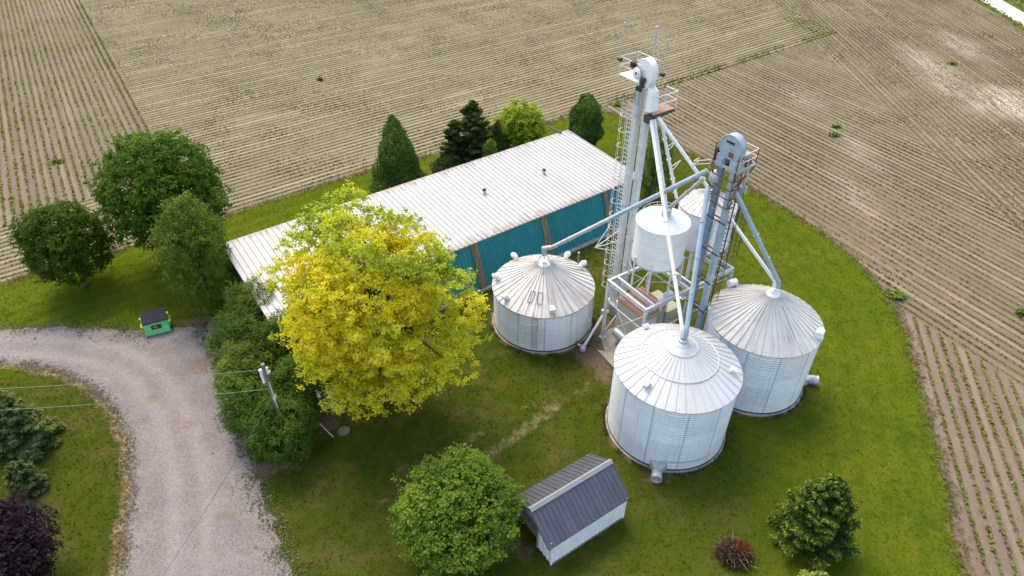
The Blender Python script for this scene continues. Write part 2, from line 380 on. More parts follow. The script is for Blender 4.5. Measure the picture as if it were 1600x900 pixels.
def soil_material(name, base, strip, straw, row_dark, resid):
    m = NT(name, .95, 0, .1); g = m.n('NewGeometry').outputs['Position']; rc = m.attr('rc', 'Vector'); x, y, z = m.sep(rc)
    big = m.noise(g, .045, 4, .6); mid = m.noise(g, .35, 4, .6)
    c = m.mix(m.ramp(big, .35, .65), base, strip)
    c = m.mix(m.math('MULTIPLY', m.ramp(mid, .4, .7), .5), c, tuple(q*.8 for q in base))
    # old crop residue: short pale straws lying along the row
    st = m.ramp(m.noise(m.mapv(rc, (2.6, 9, 1)), 1, 4, .8), .56, .70)
    c = m.mix(m.math('MULTIPLY', st, resid), c, straw)
    cl = m.ramp(m.noise(g, 9, 3, .8), .56, .72)
    c = m.mix(m.math('MULTIPLY', cl, .45), c, tuple(q*.5 for q in base))
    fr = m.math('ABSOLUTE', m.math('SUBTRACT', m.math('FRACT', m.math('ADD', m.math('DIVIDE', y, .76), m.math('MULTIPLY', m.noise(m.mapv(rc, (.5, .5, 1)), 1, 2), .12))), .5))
    rowm = m.ramp(fr, .12, .28, 1, 0)  # darker strip along each row; shade beneath the plants is put into it
    lane_ = m.ramp(m.noise(m.mapv(rc, (.035, 1.32, 1)), 1, 3, .6), .46, .66)
    c = m.mix(m.math('MULTIPLY', lane_, .35), c, straw)
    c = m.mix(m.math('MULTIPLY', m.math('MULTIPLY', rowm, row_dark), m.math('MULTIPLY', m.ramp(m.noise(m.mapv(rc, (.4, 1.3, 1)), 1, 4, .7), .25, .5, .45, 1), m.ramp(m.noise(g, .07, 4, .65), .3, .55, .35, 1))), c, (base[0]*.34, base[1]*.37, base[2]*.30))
    # pale dry ground on the rises
    pl = None
    for (cx, cy, rx, ry) in ((64.5, 81, 4.5, 5.5), (60.5, 80, 3.5, 3.5), (59, 86, 2.5, 7), (70, 104, 3, 7), (61, 95, 3, 8), (39, 68, 2, 6), (38, 83, 2.5, 4), (35, 58, 1.5, 6)):
        p = m.sep(g); dx = m.math('DIVIDE', m.math('SUBTRACT', p[0], cx), rx); dy = m.math('DIVIDE', m.math('SUBTRACT', p[1], cy), ry)
        d = m.math('SQRT', m.math('ADD', m.math('POWER', dx, 2), m.math('POWER', dy, 2)))
        k = m.ramp(d, 1.4, .1); k = m.math('MULTIPLY', k, 1.0 if cx > 64 and cy < 90 else (.24 if cx < 40 else .45))
        pl = k if pl is None else m.math('MAXIMUM', pl, k)
    fl = m.ramp(m.noise(m.mapv(rc, (.22, 1.5, 1)), 1, 5, .75), .36, .60)
    c = m.mix(m.math('MULTIPLY', m.math('MULTIPLY', pl, fl), .9), c, (.56, .50, .44))
    m.col(c)
    h = m.math('ADD', m.noise(g, 6, 4, .7), m.math('MULTIPLY', m.noise(g, 22, 2, .7), .5)); m.bump(h, .7, .07)
    return m.m
TAN = ((.20, .172, .113), (.165, .142, .09), (.42, .37, .265)); PUR = ((.165, .128, .106), (.138, .106, .087), (.30, .24, .195))
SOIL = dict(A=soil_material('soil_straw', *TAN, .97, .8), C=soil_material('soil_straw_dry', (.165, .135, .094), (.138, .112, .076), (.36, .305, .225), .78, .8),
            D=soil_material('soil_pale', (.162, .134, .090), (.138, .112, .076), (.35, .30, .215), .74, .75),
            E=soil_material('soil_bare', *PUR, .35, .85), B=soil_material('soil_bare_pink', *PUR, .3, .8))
def sheet(name, poly, z, mat, ang):
    me = bpy.data.meshes.new(name); me.from_pydata([(x, y, z) for x, y in poly], [], [tuple(range(len(poly)))])
    a = math.radians(ang); at = me.attributes.new('rc', 'FLOAT_VECTOR', 'POINT')
    at.data.foreach_set('vector', np.array([(x*math.cos(a)+y*math.sin(a), -x*math.sin(a)+y*math.cos(a), 0) for x, y in poly], np.float32).ravel())
    me.materials.append(mat); ob = bpy.data.objects.new(name, me); COL.objects.link(ob); return structure(ob)
BIG = [(-900, -300), (900, -300), (900, 1500), (-900, 1500)]
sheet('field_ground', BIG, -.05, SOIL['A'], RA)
WID = [(-260, -40), (300, -40), (300, 330), (-260, 330)]
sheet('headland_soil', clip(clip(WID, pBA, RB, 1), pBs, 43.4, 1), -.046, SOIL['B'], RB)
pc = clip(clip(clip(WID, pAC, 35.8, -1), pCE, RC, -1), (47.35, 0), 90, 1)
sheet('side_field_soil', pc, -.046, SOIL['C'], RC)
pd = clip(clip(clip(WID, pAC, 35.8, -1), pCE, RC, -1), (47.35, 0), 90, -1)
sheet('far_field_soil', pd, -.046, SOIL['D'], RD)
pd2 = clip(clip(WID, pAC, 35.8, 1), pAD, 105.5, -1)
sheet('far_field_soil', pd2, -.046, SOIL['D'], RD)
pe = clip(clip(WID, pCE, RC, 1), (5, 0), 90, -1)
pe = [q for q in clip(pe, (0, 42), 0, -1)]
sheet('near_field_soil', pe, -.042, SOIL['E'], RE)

# --- lawn
BINS = [(10.08, 28.34, 3.72), (16.72, 32.68, 3.6), (2.36, 38.76, 3.74)]
def a_bare(P):
    v = np.zeros(len(P))
    for x, y, r in BINS:
        d = np.hypot(P[:, 0]-x, P[:, 1]-y)-r; v = np.maximum(v, np.clip(1-(d-.12)/.55, 0, 1)*.9)
    def blob(cx, cy, rx, ry, a, s):
        c, n = math.cos(math.radians(a)), math.sin(math.radians(a)); dx = P[:, 0]-cx; dy = P[:, 1]-cy
        return np.clip(1.35-np.hypot((dx*c+dy*n)/rx, (-dx*n+dy*c)/ry), 0, 1)*s
    for b in ((8.9, 24.0, 1.1, .6, 0, .8), (21.3, 31.9, .7, .5, 0, .9), (5.9, 34.6, 1.3, 1.9, 40, 1), (6.6, 33.0, 1.1, 1.6, 10, .8), (8.4, 36.5, 3.2, 3.2, 0, 1),
              (-24.0, 38.6, 2.4, .7, 5, .9), (-21.5, 39.2, 1.4, 1.6, 0, 1), (-15.0, 24.9, 2.6, .7, 5, .85), (-17.6, 27.5, .6, 3, -30, .8), (-12.2, 28.6, 1.0, 1.4, 0, .9), (.7, 19.4, .9, 1.0, 30, .6), (14.4, 50.5, 1.2, .5, 0, .3),
              (1.3, 24.9, 1.5, .5, 34, .2), (-3.2, 25.6, 2.3, .35, 33, .3), (-10.0, 22.6, 2.6, .6, 20, .3), (-6.0, 22.0, 2.0, .4, 30, .28)): v = np.maximum(v, blob(*b))
    for tr, wd, s in (([(6.6, 32.6), (5.1, 31.6), (3.0, 29.8), (.3, 27.3), (-2.2, 25.3), (-4.8, 23.7)], .7, .95), ([(4.4, 32.6), (2.2, 30.4), (-.5, 28.3), (-3.6, 25.9), (-6, 24.6)], .6, .5)):
        v = np.maximum(v, np.clip(1-seg_dist(P, tr, False)/wd, 0, 1)*s*.4*(.85+.5*vnoise(P[:, 0], P[:, 1], 1.1, 4)))
    e = seg_dist(P, out_s, False); v = np.maximum(v, np.clip(1-e/.9, 0, 1)*np.where(P[:, 1] < 26, .35, .25))
    e = seg_dist(P, lawn_s); v = np.maximum(v, np.clip(1-e/.7, 0, 1)*.55)
    return v
def a_dry(P):
    e = seg_dist(P, inn_s, False); v = np.clip(1.2-e/.62, 0, 1)
    e = seg_dist(P, lawn_s); v = np.maximum(v, np.clip(1-e/1.4, 0, 1)*.4)
    for tr, wd, s_ in (([(6.6, 32.6), (5.1, 31.6), (3.0, 29.8), (.3, 27.3), (-2.2, 25.3), (-4.8, 23.7), (-8, 22.4)], .8, .48), ([(4.6, 32.8), (2.2, 30.6), (-.5, 28.6), (-3.6, 26.4), (-7, 24.8)], .6, .38)):
        v = np.maximum(v, np.clip(1.2-seg_dist(P, tr, False)/wd, 0, 1)*s_*(.7+.6*vnoise(P[:, 0], P[:, 1], 1.3, 14)))
    v = np.maximum(v, np.clip(.9-np.abs(P[:, 0]+24.8)/.22, 0, 1)*(P[:, 1] < 27)*.35)
    return v
def a_yard_shade(P):   # olive yard turf; cloud shade over it is put into the colour
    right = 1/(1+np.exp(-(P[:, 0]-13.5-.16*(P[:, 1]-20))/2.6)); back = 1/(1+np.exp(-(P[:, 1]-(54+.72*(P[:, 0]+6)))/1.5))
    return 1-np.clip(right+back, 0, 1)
def lawn_material():
    m = NT('lawn', .95, 0, .0); g = m.n('NewGeometry').outputs['Position']
    lo = m.noise(g, .16, 5, .62); mi = m.noise(g, .9, 5, .7); fi = m.noise(g, 7, 4, .8)
    lit_turf = m.mix(m.ramp(lo, .36, .64), (.080, .120, .009), (.116, .140, .013)); shade_turf = m.mix(m.ramp(lo, .36, .64), (.037, .058, .008), (.060, .064, .011))  # one turf in two tones: lit, and darkened by painted cloud shade
    c = m.mix(m.attr('yard_shade'), lit_turf, shade_turf)
    c = m.mix(m.math('MULTIPLY', m.ramp(m.noise(m.mapv(g, (1, 1, 1), (9, 4, 0)), .33, 5, .7), .52, .68), .55), c, (.034, .066, .006))
    c = m.mix(m.math('MULTIPLY', m.ramp(mi, .52, .72), .5), c, (.12, .105, .02))
    c = m.mix(m.math('MULTIPLY', m.ramp(fi, .35, .62, 1, 0), .45), c, (.03, .05, .006))
    c = m.mix(m.math('MULTIPLY', m.ramp(fi, .58, .75), .45), c, (.165, .17, .025))
    c = m.mix(m.math('MULTIPLY', m.math('MULTIPLY', m.ramp(m.noise(m.mapv(g, (1, 1, 1), (3, 8, 0)), .42, 6, .72), .47, .66), m.attr('yard_shade')), .75), c, (.105, .086, .030))
    c = m.mix(m.math('MULTIPLY', m.ramp(m.noise(m.mapv(g, (1, 1, 1), (13, 1, 0)), .25, 6, .72), .5, .64), .4), c, (.03, .062, .008))
    p = m.sep(g); a = math.radians(36)
    mow = m.math('SINE', m.math('MULTIPLY', m.math('ADD', m.math('MULTIPLY', p[0], -math.sin(a)), m.math('MULTIPLY', p[1], math.cos(a))), 4.6))
    c = m.mix(m.math('MULTIPLY', m.ramp(mow, -1, 1, 0, .28), m.ramp(lo, .4, .6)), c, (.05, .08, .01))
    br = m.noise(g, 2.2, 5, .75)
    em = m.math('SINE', m.math('MULTIPLY', m.attr('edge_d'), 40*2*PI/1.5))
    c = m.mix(m.math('MULTIPLY', m.math('MULTIPLY', m.ramp(em, -.6, 1, 0, .5), m.ramp(m.noise(g, .5, 4, .6), .35, .6)), m.math('SUBTRACT', 1.0, m.math('MULTIPLY', m.attr('yard_shade'), .5))), c, (.045, .085, .006))
    dr = m.ramp(m.math('ADD', m.attr('dry'), m.math('MULTIPLY', m.math('SUBTRACT', br, .5), 1.1)), .30, .85)
    c = m.mix(dr, c, m.mix(m.ramp(fi, .3, .7), (.24, .17, .09), (.37, .285, .18)))
    ba = m.ramp(m.math('ADD', m.attr('bare'), m.math('MULTIPLY', m.math('SUBTRACT', br, .5), 1.5)), .38, .8)
    c = m.mix(ba, c, m.mix(m.ramp(fi, .3, .7), (.09, .062, .042), (.22, .155, .108)))
    m.col(c); m.bump(m.math('ADD', fi, m.math('MULTIPLY', m.noise(g, 25, 2, .8), .6)), .8, .09)
    return m.m
cdt_sheet('lawn', lawn_s, 0, lawn_material(), .5, (-60, 33, 6, 80), dict(bare=a_bare, dry=a_dry, yard_shade=a_yard_shade, edge_d=lambda P: seg_dist(P, smooth_poly(LAWN, 2.5, True))/40))

# --- gravel driveway
def d_track(P):
    c = np.array([(-60, 35.6), (-39, 35.7), (-33, 35.4), (-28, 34), (-23.5, 30), (-20.4, 25.5), (-18.4, 21), (-16.8, 16), (-15, 8)]); d = seg_dist(P, smooth_poly(c, .5, False), False)
    return np.exp(-((d-.85)/.38)**2)
def d_tan(P):
    v = np.zeros(len(P))
    for x, y, rx, ry in ((-24.6, 30.5, .75, .6), (-21.25, 28.2, .6, .55), (-20.0, 26.9, .4, .4), (-29.5, 36.4, 1.2, .5), (-26.4, 35.6, .7, .4), (-16.6, 21.5, .9, .4), (-22.6, 33.8, 1.4, 1.2)):
        v = np.maximum(v, np.clip(1.3-np.hypot((P[:, 0]-x)/rx, (P[:, 1]-y)/ry), 0, 1))
    return np.maximum(v, np.clip(1-seg_dist(P, inn_s, False)/.5, 0, 1)*.6)
def d_edge(P):
    e = np.clip(1-seg_dist(P, out_s, False)/1.5, 0, 1)
    return np.maximum(e, np.clip(1.4-np.hypot((P[:, 0]+23.5)/3.2, (P[:, 1]-36.7)/1.6), 0, 1)*.8)
def gravel_material():
    m = NT('gravel', .95, 0, .15); g = m.n('NewGeometry').outputs['Position']
    c = m.mix(m.ramp(m.noise(g, .5, 4, .6), .35, .65), (.215, .196, .196), (.155, .139, .139))
    c = m.mix(m.math('MULTIPLY', m.attr('track'), .6), c, (.29, .268, .272))
    vc = m.voro(g, 15, 'Color'); c = m.mix(.4, c, m.mix(m.ramp(m.sep(vc)[0], 0, 1), (.08, .07, .07), (.27, .25, .255)))
    c = m.mix(m.math('MULTIPLY', m.ramp(m.noise(g, 11, 4, .85), .54, .68), .75), c, (.08, .065, .06))
    c = m.mix(m.math('MULTIPLY', m.ramp(m.noise(g, 2.3, 4, .7), .6, .75), .45), c, (.14, .112, .1))
    t = m.ramp(m.math('ADD', m.attr('tan'), m.math('MULTIPLY', m.math('SUBTRACT', m.noise(g, 1.8, 4, .7), .5), 1.2)), .4, .95)
    c = m.mix(m.math('MULTIPLY', t, .7), c, (.17, .125, .082))
    e = m.ramp(m.math('ADD', m.attr('edge'), m.math('MULTIPLY', m.math('SUBTRACT', m.noise(g, 2.6, 5, .75), .5), 2.2)), .75, 1.1)
    c = m.mix(m.math('MULTIPLY', e, .5), c, (.14, .115, .08))
    m.col(c); m.bump(m.math('ADD', m.voro(g, 13), m.noise(g, 5, 3, .7)), .6, .05)
    return m.m
cdt_sheet('driveway', DRIVE, .012, gravel_material(), .4, (-60, -4, 6, 40), dict(track=d_track, tan=d_tan, edge=d_edge))

# --- far lane with verges
m = NT('lane_gravel', .95, 0, .1); g = m.n('NewGeometry').outputs['Position']; m.col(m.mix(m.ramp(m.noise(g, .6, 4), .4, .6), (.50, .48, .46), (.42, .40, .38)))
LANE = m.m
m = NT('verge', .9, 0, .1); g = m.n('NewGeometry').outputs['Position']; m.col(m.mix(m.ramp(m.noise(g, .8, 5, .7), .35, .65), (.045, .075, .012), (.12, .13, .02)))
VERGE = m.m
ln = lambda x0, x1: [(78.1+x0, 40), (78.1+x1, 40), (105.4+x1, 330), (105.4+x0, 330)]
sheet('lane_verge', ln(-.6, 15), -.038, VERGE, 84.6); sheet('lane', ln(.7, 4.6), -.034, LANE, 84.6)

# ------------------------------------------------------------------ crop rows, turf blades, weeds (nobody could count them)
def frustum(P, margin=3.0):
    d = P[:, 1]*math.cos(TH)+H*math.sin(TH); u = F*P[:, 0]/d; v = -F*(P[:, 1]*math.sin(TH)-H*math.cos(TH))/d
    mm = margin*F/d
    return (np.abs(u) < 800+mm) & (np.abs(v) < 450+mm)
def rows(ang, r, step, pitch=.76):
    a = math.radians(ang); c, s = math.cos(a), math.sin(a); C = np.array([5., 75.])
    k = np.arange(-190, 190)*pitch; t = np.arange(-150, 150, step)
    K, T = np.meshgrid(k, t); K = K.ravel(); T = T.ravel()
    # rows sit on the dark bands of the soil: across coordinate = (n+.5)*pitch
    ac0 = -C[0]*s+C[1]*c; K = K+(np.round(ac0/pitch)+.5)*pitch-ac0
    T = T+rng.uniform(-.45, .45, len(T))*step; al0 = C[0]*c+C[1]*s
    X = C[0]+T*c-K*s+rng.normal(0, .025, len(T)); Y = C[1]+T*s+K*c+rng.normal(0, .025, len(T))
    P = np.stack([X, Y], 1)
    P = P[frustum(P)]; P = P[(region(P) == r)]
    return P
def crop(name, P, size, cols, thin=.0, hgt=.14, k=3, label=None, cat=None):
    P = P[rng.random(len(P)) > thin]
    lane = (P[:, 0]-78.1)-(P[:, 1]-40)*(27.3/290); P = P[lane < -.5]
    keep = ~inside(P, lawn_s); P = P[keep]; P = P[seg_dist(P, lawn_s) > .45]
    dens = fbm(P[:, 0], P[:, 1], 7, 21); P = P[rng.random(len(P)) < .85+.25*dens]
    n = len(P); Q = np.repeat(P, k, 0); sz = np.repeat(size*(1+.35*fbm(P[:, 0], P[:, 1], 4, 33))*rng.uniform(.7, 1.3, n), k)
    pos = np.column_stack([Q+rng.normal(0, .05, Q.shape), -.04+hgt*rng.uniform(.35, 1, n*k)])
    N = np.column_stack([rng.normal(0, .5, (n*k, 2)), np.ones(n*k)])
    V = leaves(pos, N, sz, sz*.7, .2, .3)
    t = np.repeat(np.clip(.5+.5*fbm(P[:, 0], P[:, 1], 9, 55)+rng.normal(0, .2, n), 0, 1), k)[:, None]
    c = np.array(cols[0])*(1-t)+np.array(cols[1])*t
    ob = quads_object(name, V, c, CROP); tag(ob, None, None, None, 'stuff'); return ob
OL = ((.075, .08, .02), (.135, .14, .04)); GR = ((.085, .12, .015), (.14, .155, .025))
for nm, r, st, sz, cl, th, hg in (('crop_rows', 'A', .15, .125, OL, .1, .08), ('crop_rows', 'C', .15, .12, ((.068, .066, .02), (.125, .118, .04)), .15, .1), ('crop_rows', 'D', .15, .15, OL, .1, .1),
                              ('crop_rows', 'E', .10, .165, ((.11, .145, .025), (.19, .215, .05)), .1, .12), ('crop_rows', 'B', .15, .26, ((.15, .18, .035), (.23, .24, .065)), .05, .12)):
    ob = crop(nm, rows(DIRS[r], r, st), sz, cl, th, hg)
# double-sown greener corner and the green first rows of the next sowing
P = rows(RD, 'A', .3); P = P[(side(P, pAD, 105.5) < 4.2) & (side(P, pAC, 35.8) < 13) & (side(P, pAC, 35.8) > -1)]
crop('crop_rows', P, .26, ((.12, .17, .02), (.2, .24, .03)), .05, .2)
P = rows(RA, 'A', .25); q = side(P, pAC, 35.8); P = P[(q < 1.6) & (P[:, 0] > 6)]
crop('crop_rows', P, .27, ((.1, .13, .02), (.15, .17, .03)), .05, .2)
P = rows(RB, 'B', .25); q = side(P, pBA, RB); P = P[q < 1.7]; crop('crop_rows', P, .28, ((.1, .13, .02), (.15, .17, .03)), .05, .2)

def scatter_blades(name, P, size, cols, hgt, mat=TURF, k=3):
    n = len(P); Q = np.repeat(P, k, 0)+rng.normal(0, size*.5, (n*k, 2)); h = hgt*rng.uniform(.5, 1.3, n*k)
    ang = rng.uniform(0, 2*PI, n*k); lean = rng.normal(0, .5, (n*k, 2))*h[:, None]; wv = np.stack([np.cos(ang), np.sin(ang)], 1)*(size*.25)
    z0 = np.full(n*k, .004); B = Q
    V = np.stack([np.column_stack([B-wv, z0]), np.column_stack([B+wv, z0]), np.column_stack([B+lean, h])], 1)
    t = rng.random(n*k)[:, None]; c = np.array(cols[0])*(1-t)+np.array(cols[1])*t
    return tag(quads_object(name, V, c, mat, k=3), None, None, None, 'stuff')
P = rng.uniform((-56, 13), (33, 79), (90000, 2)); P = P[frustum(P, 1)]; P = P[inside(P, lawn_s)]; P = P[~inside(P, DRIVE)]
P = P[rng.random(len(P)) > a_bare(P)*1.1]; dl = a_yard_shade(P)
for sel, cl in ((dl > .5, ((.04, .07, .006), (.10, .11, .02))), (dl <= .5, ((.075, .12, .006), (.16, .18, .018)))):  # darker blade colours where the yard's cloud shade is painted in
    scatter_blades('grass_blades', P[sel], .09, cl, .10)
def near(poly, n, wd, bias=0):
    i = rng.integers(0, len(poly), n); return np.asarray(poly)[i]+rng.normal(bias, wd, (n, 2))
W3 = np.vstack([near(out_s[out_s[:, 1] < 39], 4500, .3), near(inn_s, 3000, .3)]); W3 = W3[frustum(W3, 1)]; n = len(W3)
V = leaves(np.column_stack([W3, rng.uniform(.015, .05, n)]), np.tile((0, 0, 1.), (n, 1)), np.full(n, .10), np.full(n, .08), .3, .4); t = rng.random(n)[:, None]
tag(quads_object('loose_gravel', V, np.array((.11, .10, .10))*(1-t)+np.array((.27, .25, .25))*t, TURF), None, None, None, 'stuff')
# weeds growing into the gravel edge, and rank tufts along the field edge
W1 = near(out_s[out_s[:, 1] < 39], 9000, .6); W1 = W1[(W1[:, 0] > -58) & (W1[:, 1] > 14)]
W2 = rng.normal((-22.6, 36.9), (2.3, 1.1), (1500, 2)); W1 = np.vstack([W1, W2]); W1 = W1[fbm(W1[:, 0], W1[:, 1], 1.0, 77) > .12]
n = len(W1); V = leaves(np.column_stack([W1, .03+rng.uniform(0, .1, n)]), np.tile((0, 0, 1.), (n, 1)), np.full(n, .13), np.full(n, .08), .2, .5)
t = rng.random(n)[:, None]; tag(quads_object('edge_weeds', V, np.array((.05, .085, .015))*(1-t)+np.array((.11, .12, .035))*t, CROP), None, None, None, 'stuff')
W1 = near(lawn_s, 9000, .3); W1 = W1[frustum(W1, 1)]; scatter_blades('edge_grass', W1, .13, ((.1, .11, .02), (.3, .24, .11)), .17)
W1 = near(inn_s, 9000, .28); W1 = W1[frustum(W1, 1)]; scatter_blades('dry_grass', W1[:5000], .09, ((.22, .17, .08), (.38, .30, .17)), .1)
W2 = []
for x, y, r_ in BINS: a = rng.uniform(0, 2*PI, 900); q = r_+.2+np.abs(rng.normal(0, .12, 900)); W2.append(np.stack([x+q*np.cos(a), y+q*np.sin(a)], 1))
W2 = np.vstack(W2); W2 = W2[fbm(W2[:, 0], W2[:, 1], .8, 5) > -.1]; scatter_blades('rank_grass', W2, .1, ((.06, .09, .01), (.2, .17, .06)), .22)
P = rng.uniform((84, 70), (122, 150), (9000, 2)); q = (P[:, 0]-78.1)-(P[:, 1]-40)*(27.3/290); P = P[((q > 5.2) & (q < 16)) | ((q > -.7) & (q < .5))]; P = P[frustum(P)]
n = len(P); V = leaves(np.column_stack([P, rng.uniform(.05, .5, n)]), np.tile((0, 0, 1.), (n, 1)), np.full(n, .7), np.full(n, .45), .2, .5)
t = rng.random(n)[:, None]; tag(quads_object('roadside_plants', V, np.array((.05, .1, .012))*(1-t)+np.array((.17, .19, .02))*t, CROP), None, None, None, 'stuff')
for i, (x, y, r, lb) in enumerate(((31.5, 41.6, .7, 'leafy green weed patch on the field corner where the lawn turns'), (37.9, 71.6, .6, 'lower of two green weed tufts close together in the field right of the blue elevator'),
        (39.1, 73.9, .45, 'upper of two green weed tufts close together in the field right of the blue elevator'), (64.2, 95.2, .55, 'green weed tuft alone in the far field below the lane'),
        (40.4, 39.5, .4, 'small dark weed tuft among rows at the right edge of the field'), (-26.6, 89, .35, 'dark weed tuft in the field above the big round maple'), (13.5, 80.3, .5, 'weed tuft between field edge and tall white elevator'),
        (-49.9, 64.8, .5, 'dark weed tuft in the pinkish headland above the left round tree'))):
    n = int(260*r); q = rng.normal(0, r*.45, (n, 2)); P = np.column_stack([x+q[:, 0]*1.2, y+q[:, 1]*.8, rng.uniform(0, .3, n)])
    t = rng.random(n)[:, None]; dk = .55 if 'dark' in lb else 1
    ob = quads_object('weed_tuft', leaves(P, np.tile((0, 0, 1.), (n, 1)), np.full(n, .28), np.full(n, .2)), (np.array((.08, .16, .015))*(1-t)+np.array((.16, .25, .03))*t)*dk, CROP)
    tag(ob, lb, 'weed', 'weed tufts in the field')

# ------------------------------------------------------------------ grain bins
def polar_rc(cx, cy, R, radial=False):
    def fn(V):
        dx = V[:, 0]-cx; dy = V[:, 1]-cy; a = np.arctan2(dx, -dy)
        return np.stack([a*R, np.hypot(dx, dy) if radial else V[:, 2], 0*a], 1)
    return fn
def grain_bin(label, cx, cy, R, Re, h, hr, roof_mat, npan, rings=(), r_cap=.5):
    t = thing('grain_bin', label, 'grain bin', (cx, cy, 0), 'round steel grain bins')
    b = MB(); b.lathe((cx, cy, 0), [(R+.17, 0), (R+.16, .1), (R+.08, .14), (R+.02, .14)], 72, 0, False); b.build('foundation', M['concrete'], t)
    pitch = .19; n = int((h-.14)/pitch*4); prof = [(R+.02, .14), (R+.02, .2)]
    for i in range(n+1):
        z = .2+(h-.2)*i/n; prof.append((R+.024*math.sin(2*PI*z/pitch), z))
    b = MB(); b.lathe((cx, cy, 0), prof, 108); wl = b.build('wall', M['bin_wall'], t, polar_rc(cx, cy, R))
    b = MB(); b.lathe((cx, cy, 0), [(R+.05, .145), (R+.06, .2), (R+.02, .24)], 96, 0, True); b.build('base_flange', M['rust_dk'], t)
    # roof: panels between standing ribs, eave lip
    b = MB(); rc = r_cap; tan = hr/(Re-.0)
    zr = lambda r: h+(Re-r)*tan
    b.lathe((cx, cy, 0), [(Re-.02, h-.09), (Re, h-.02), (Re, h), (Re*.66, zr(Re*.66)), (Re*.33, zr(Re*.33)), (rc, zr(rc))], npan*3, 0, False)
    for k in range(npan):
        a = 2*PI*(k+.5)/npan; dr = A3(math.sin(a), -math.cos(a), 0); ta = A3(math.cos(a), math.sin(a), 0)
        p0 = A3(cx, cy, 0)+dr*(Re+.01); p1 = A3(cx, cy, 0)+dr*(rc+.02); p0[2] = zr(Re); p1[2] = zr(rc+.02)
        u = A3(0, 0, .065); w0 = ta*.045; w1 = ta*.03
        b.add([p0-w0, p0+w0, p0+u, p1-w1, p1+w1, p1+u*.7], [(0, 2, 1), (0, 3, 5, 2), (1, 2, 5, 4), (3, 4, 5)], 0)
    rf = b.build('roof', M[roof_mat], t, polar_rc(cx, cy, R, True))
    for q in rings:
        b = MB(); b.lathe((cx, cy, 0), [(q+.05, zr(q+.05)+.012), (q+.02, zr(q)+.07), (q-.03, zr(q)+.07), (q-.06, zr(q-.06)+.012)], 96, 0, True); b.build('stiffening_ring', M['galv'], rf)
    b = MB(); k = min(rc, .5); b.lathe((cx, cy, 0), [(rc+.04, zr(rc)-.02), (rc+.03, zr(rc)+.03), (k+.02, zr(k)+.03), (k, zr(k)+.07), (k*.6, zr(k)+.2), (k*.55, zr(k)+.32), (k*.4, zr(k)+.34)], 32, 0, False, captop=True); b.build('peak_cap', M['galv' if rc > .6 else 'white_paint'], t)
    return t, rf, zr
def roof_vent(rf, cx, cy, ang, r, zr, kind='hood', s=1.):
    a = math.radians(ang); dr = A3(math.cos(a), math.sin(a), 0); ta = A3(-math.sin(a), math.cos(a), 0)
    p = A3(cx, cy, 0)+dr*r; p[2] = zr(r); b = MB()
    if kind == 'hood':      # gooseneck hood bending outwards and down
        pts = [p-UP*.05, p+UP*.2*s, p+UP*.36*s+dr*.06*s, p+UP*.42*s+dr*.22*s, p+UP*.34*s+dr*.40*s]
        b.tube(pts, [.19*s, .2*s, .22*s, .23*s, .25*s], 14)
    elif kind == 'drum':
        b.tube([p-UP*.05, p+UP*.3*s], .17*s, 14); b.tube([p+UP*.42*s-ta*.32*s, p+UP*.42*s+ta*.32*s], .27*s, 18)
    else:
        n = unit(UP*.9+dr*.35); b.obox(p+n*.14, (dr*.93-UP*.35, ta, n), (.17*s, .17*s, .14*s)); b.obox(p+n*.3*s+dr*.05, (dr*.93-UP*.35, ta, n), (.22*s, .2*s, .03))
    b.build('roof_vent', M['white_paint'], rf)
def fan(t, cx, cy, R, ang, up=.42):
    a = math.radians(ang); dr = A3(math.cos(a), math.sin(a), 0); ta = A3(-math.sin(a), math.cos(a), 0); c = A3(cx, cy, 0)
    b = MB(); p0 = c+dr*(R-.02)+UP*up; p1 = c+dr*(R+.45)+UP*up
    vs = [p0-ta*.52-UP*.26, p0+ta*.52-UP*.26, p0+ta*.52+UP*.3, p0-ta*.52+UP*.3, p1-ta*.27-UP*.28, p1+ta*.27-UP*.28, p1+ta*.27+UP*.28, p1-ta*.27+UP*.28]
    b.add(vs, [(0, 1, 5, 4), (1, 2, 6, 5), (2, 3, 7, 6), (3, 0, 4, 7), (4, 5, 6, 7)])
    f = b.build('fan_duct', M['galv'], t)
    b = MB(); b.lathe(p1, [(.29, 0), (.31, .02), (.31, .3), (.34, .31), (.34, .36), (.31, .37), (.31, .62), (.35, .66), (.28, .66), (.27, .35)], 24, 0, True, axis=dr); g = b.build('fan_housing', M['galv'], f)
    b = MB(); b.lathe(p1, [(.27, .36), (.02, .36)], 20, 0, False, axis=dr); b.tube([p1+dr*.36, p1+dr*.58], .12, 14)
    for k in range(6):
        q = 2*PI*k/6; v = ta*math.cos(q)+UP*math.sin(q); b.beam(p1+dr*.6+v*.1, p1+dr*.6+v*.3, .02, .02)
    b.build('motor', M['galv'], f)
    for s_ in (-1, 1): b = MB(); b.beam(p1+dr*.35+ta*.25*s_-UP*.25, p1+dr*.35+ta*.25*s_-UP*up, .05, .05); b.build('fan_foot', M['rust_dk'], f)

# front bin
tS, rfS, zS = grain_bin('clean white grain bin nearest the grey-roofed shed, with a ring seam round its roof', 10.08, 28.34, 3.74, 3.84, 5.46, 2.1, 'bin_roof', 40, (2.3, .95), .95)
for a, r, k, s in ((117, 3.35, 'drum', .55), (222, 3.0, 'box', 1), (-17, 3.1, 'box', .8)): roof_vent(rfS, 10.08, 28.34, a, r, zS, k, s)
fan(tS, 10.08, 28.34, 3.74, 253)
b = MB(); pts = []
for k in range(22):
    a = math.radians(252+k*2.6); pts.append((10.08+3.80*math.cos(a), 28.34+3.80*math.sin(a), .95 if k else .5))
b.tube(pts, .025, 6); b.build('conduit', M['galv'], tS)
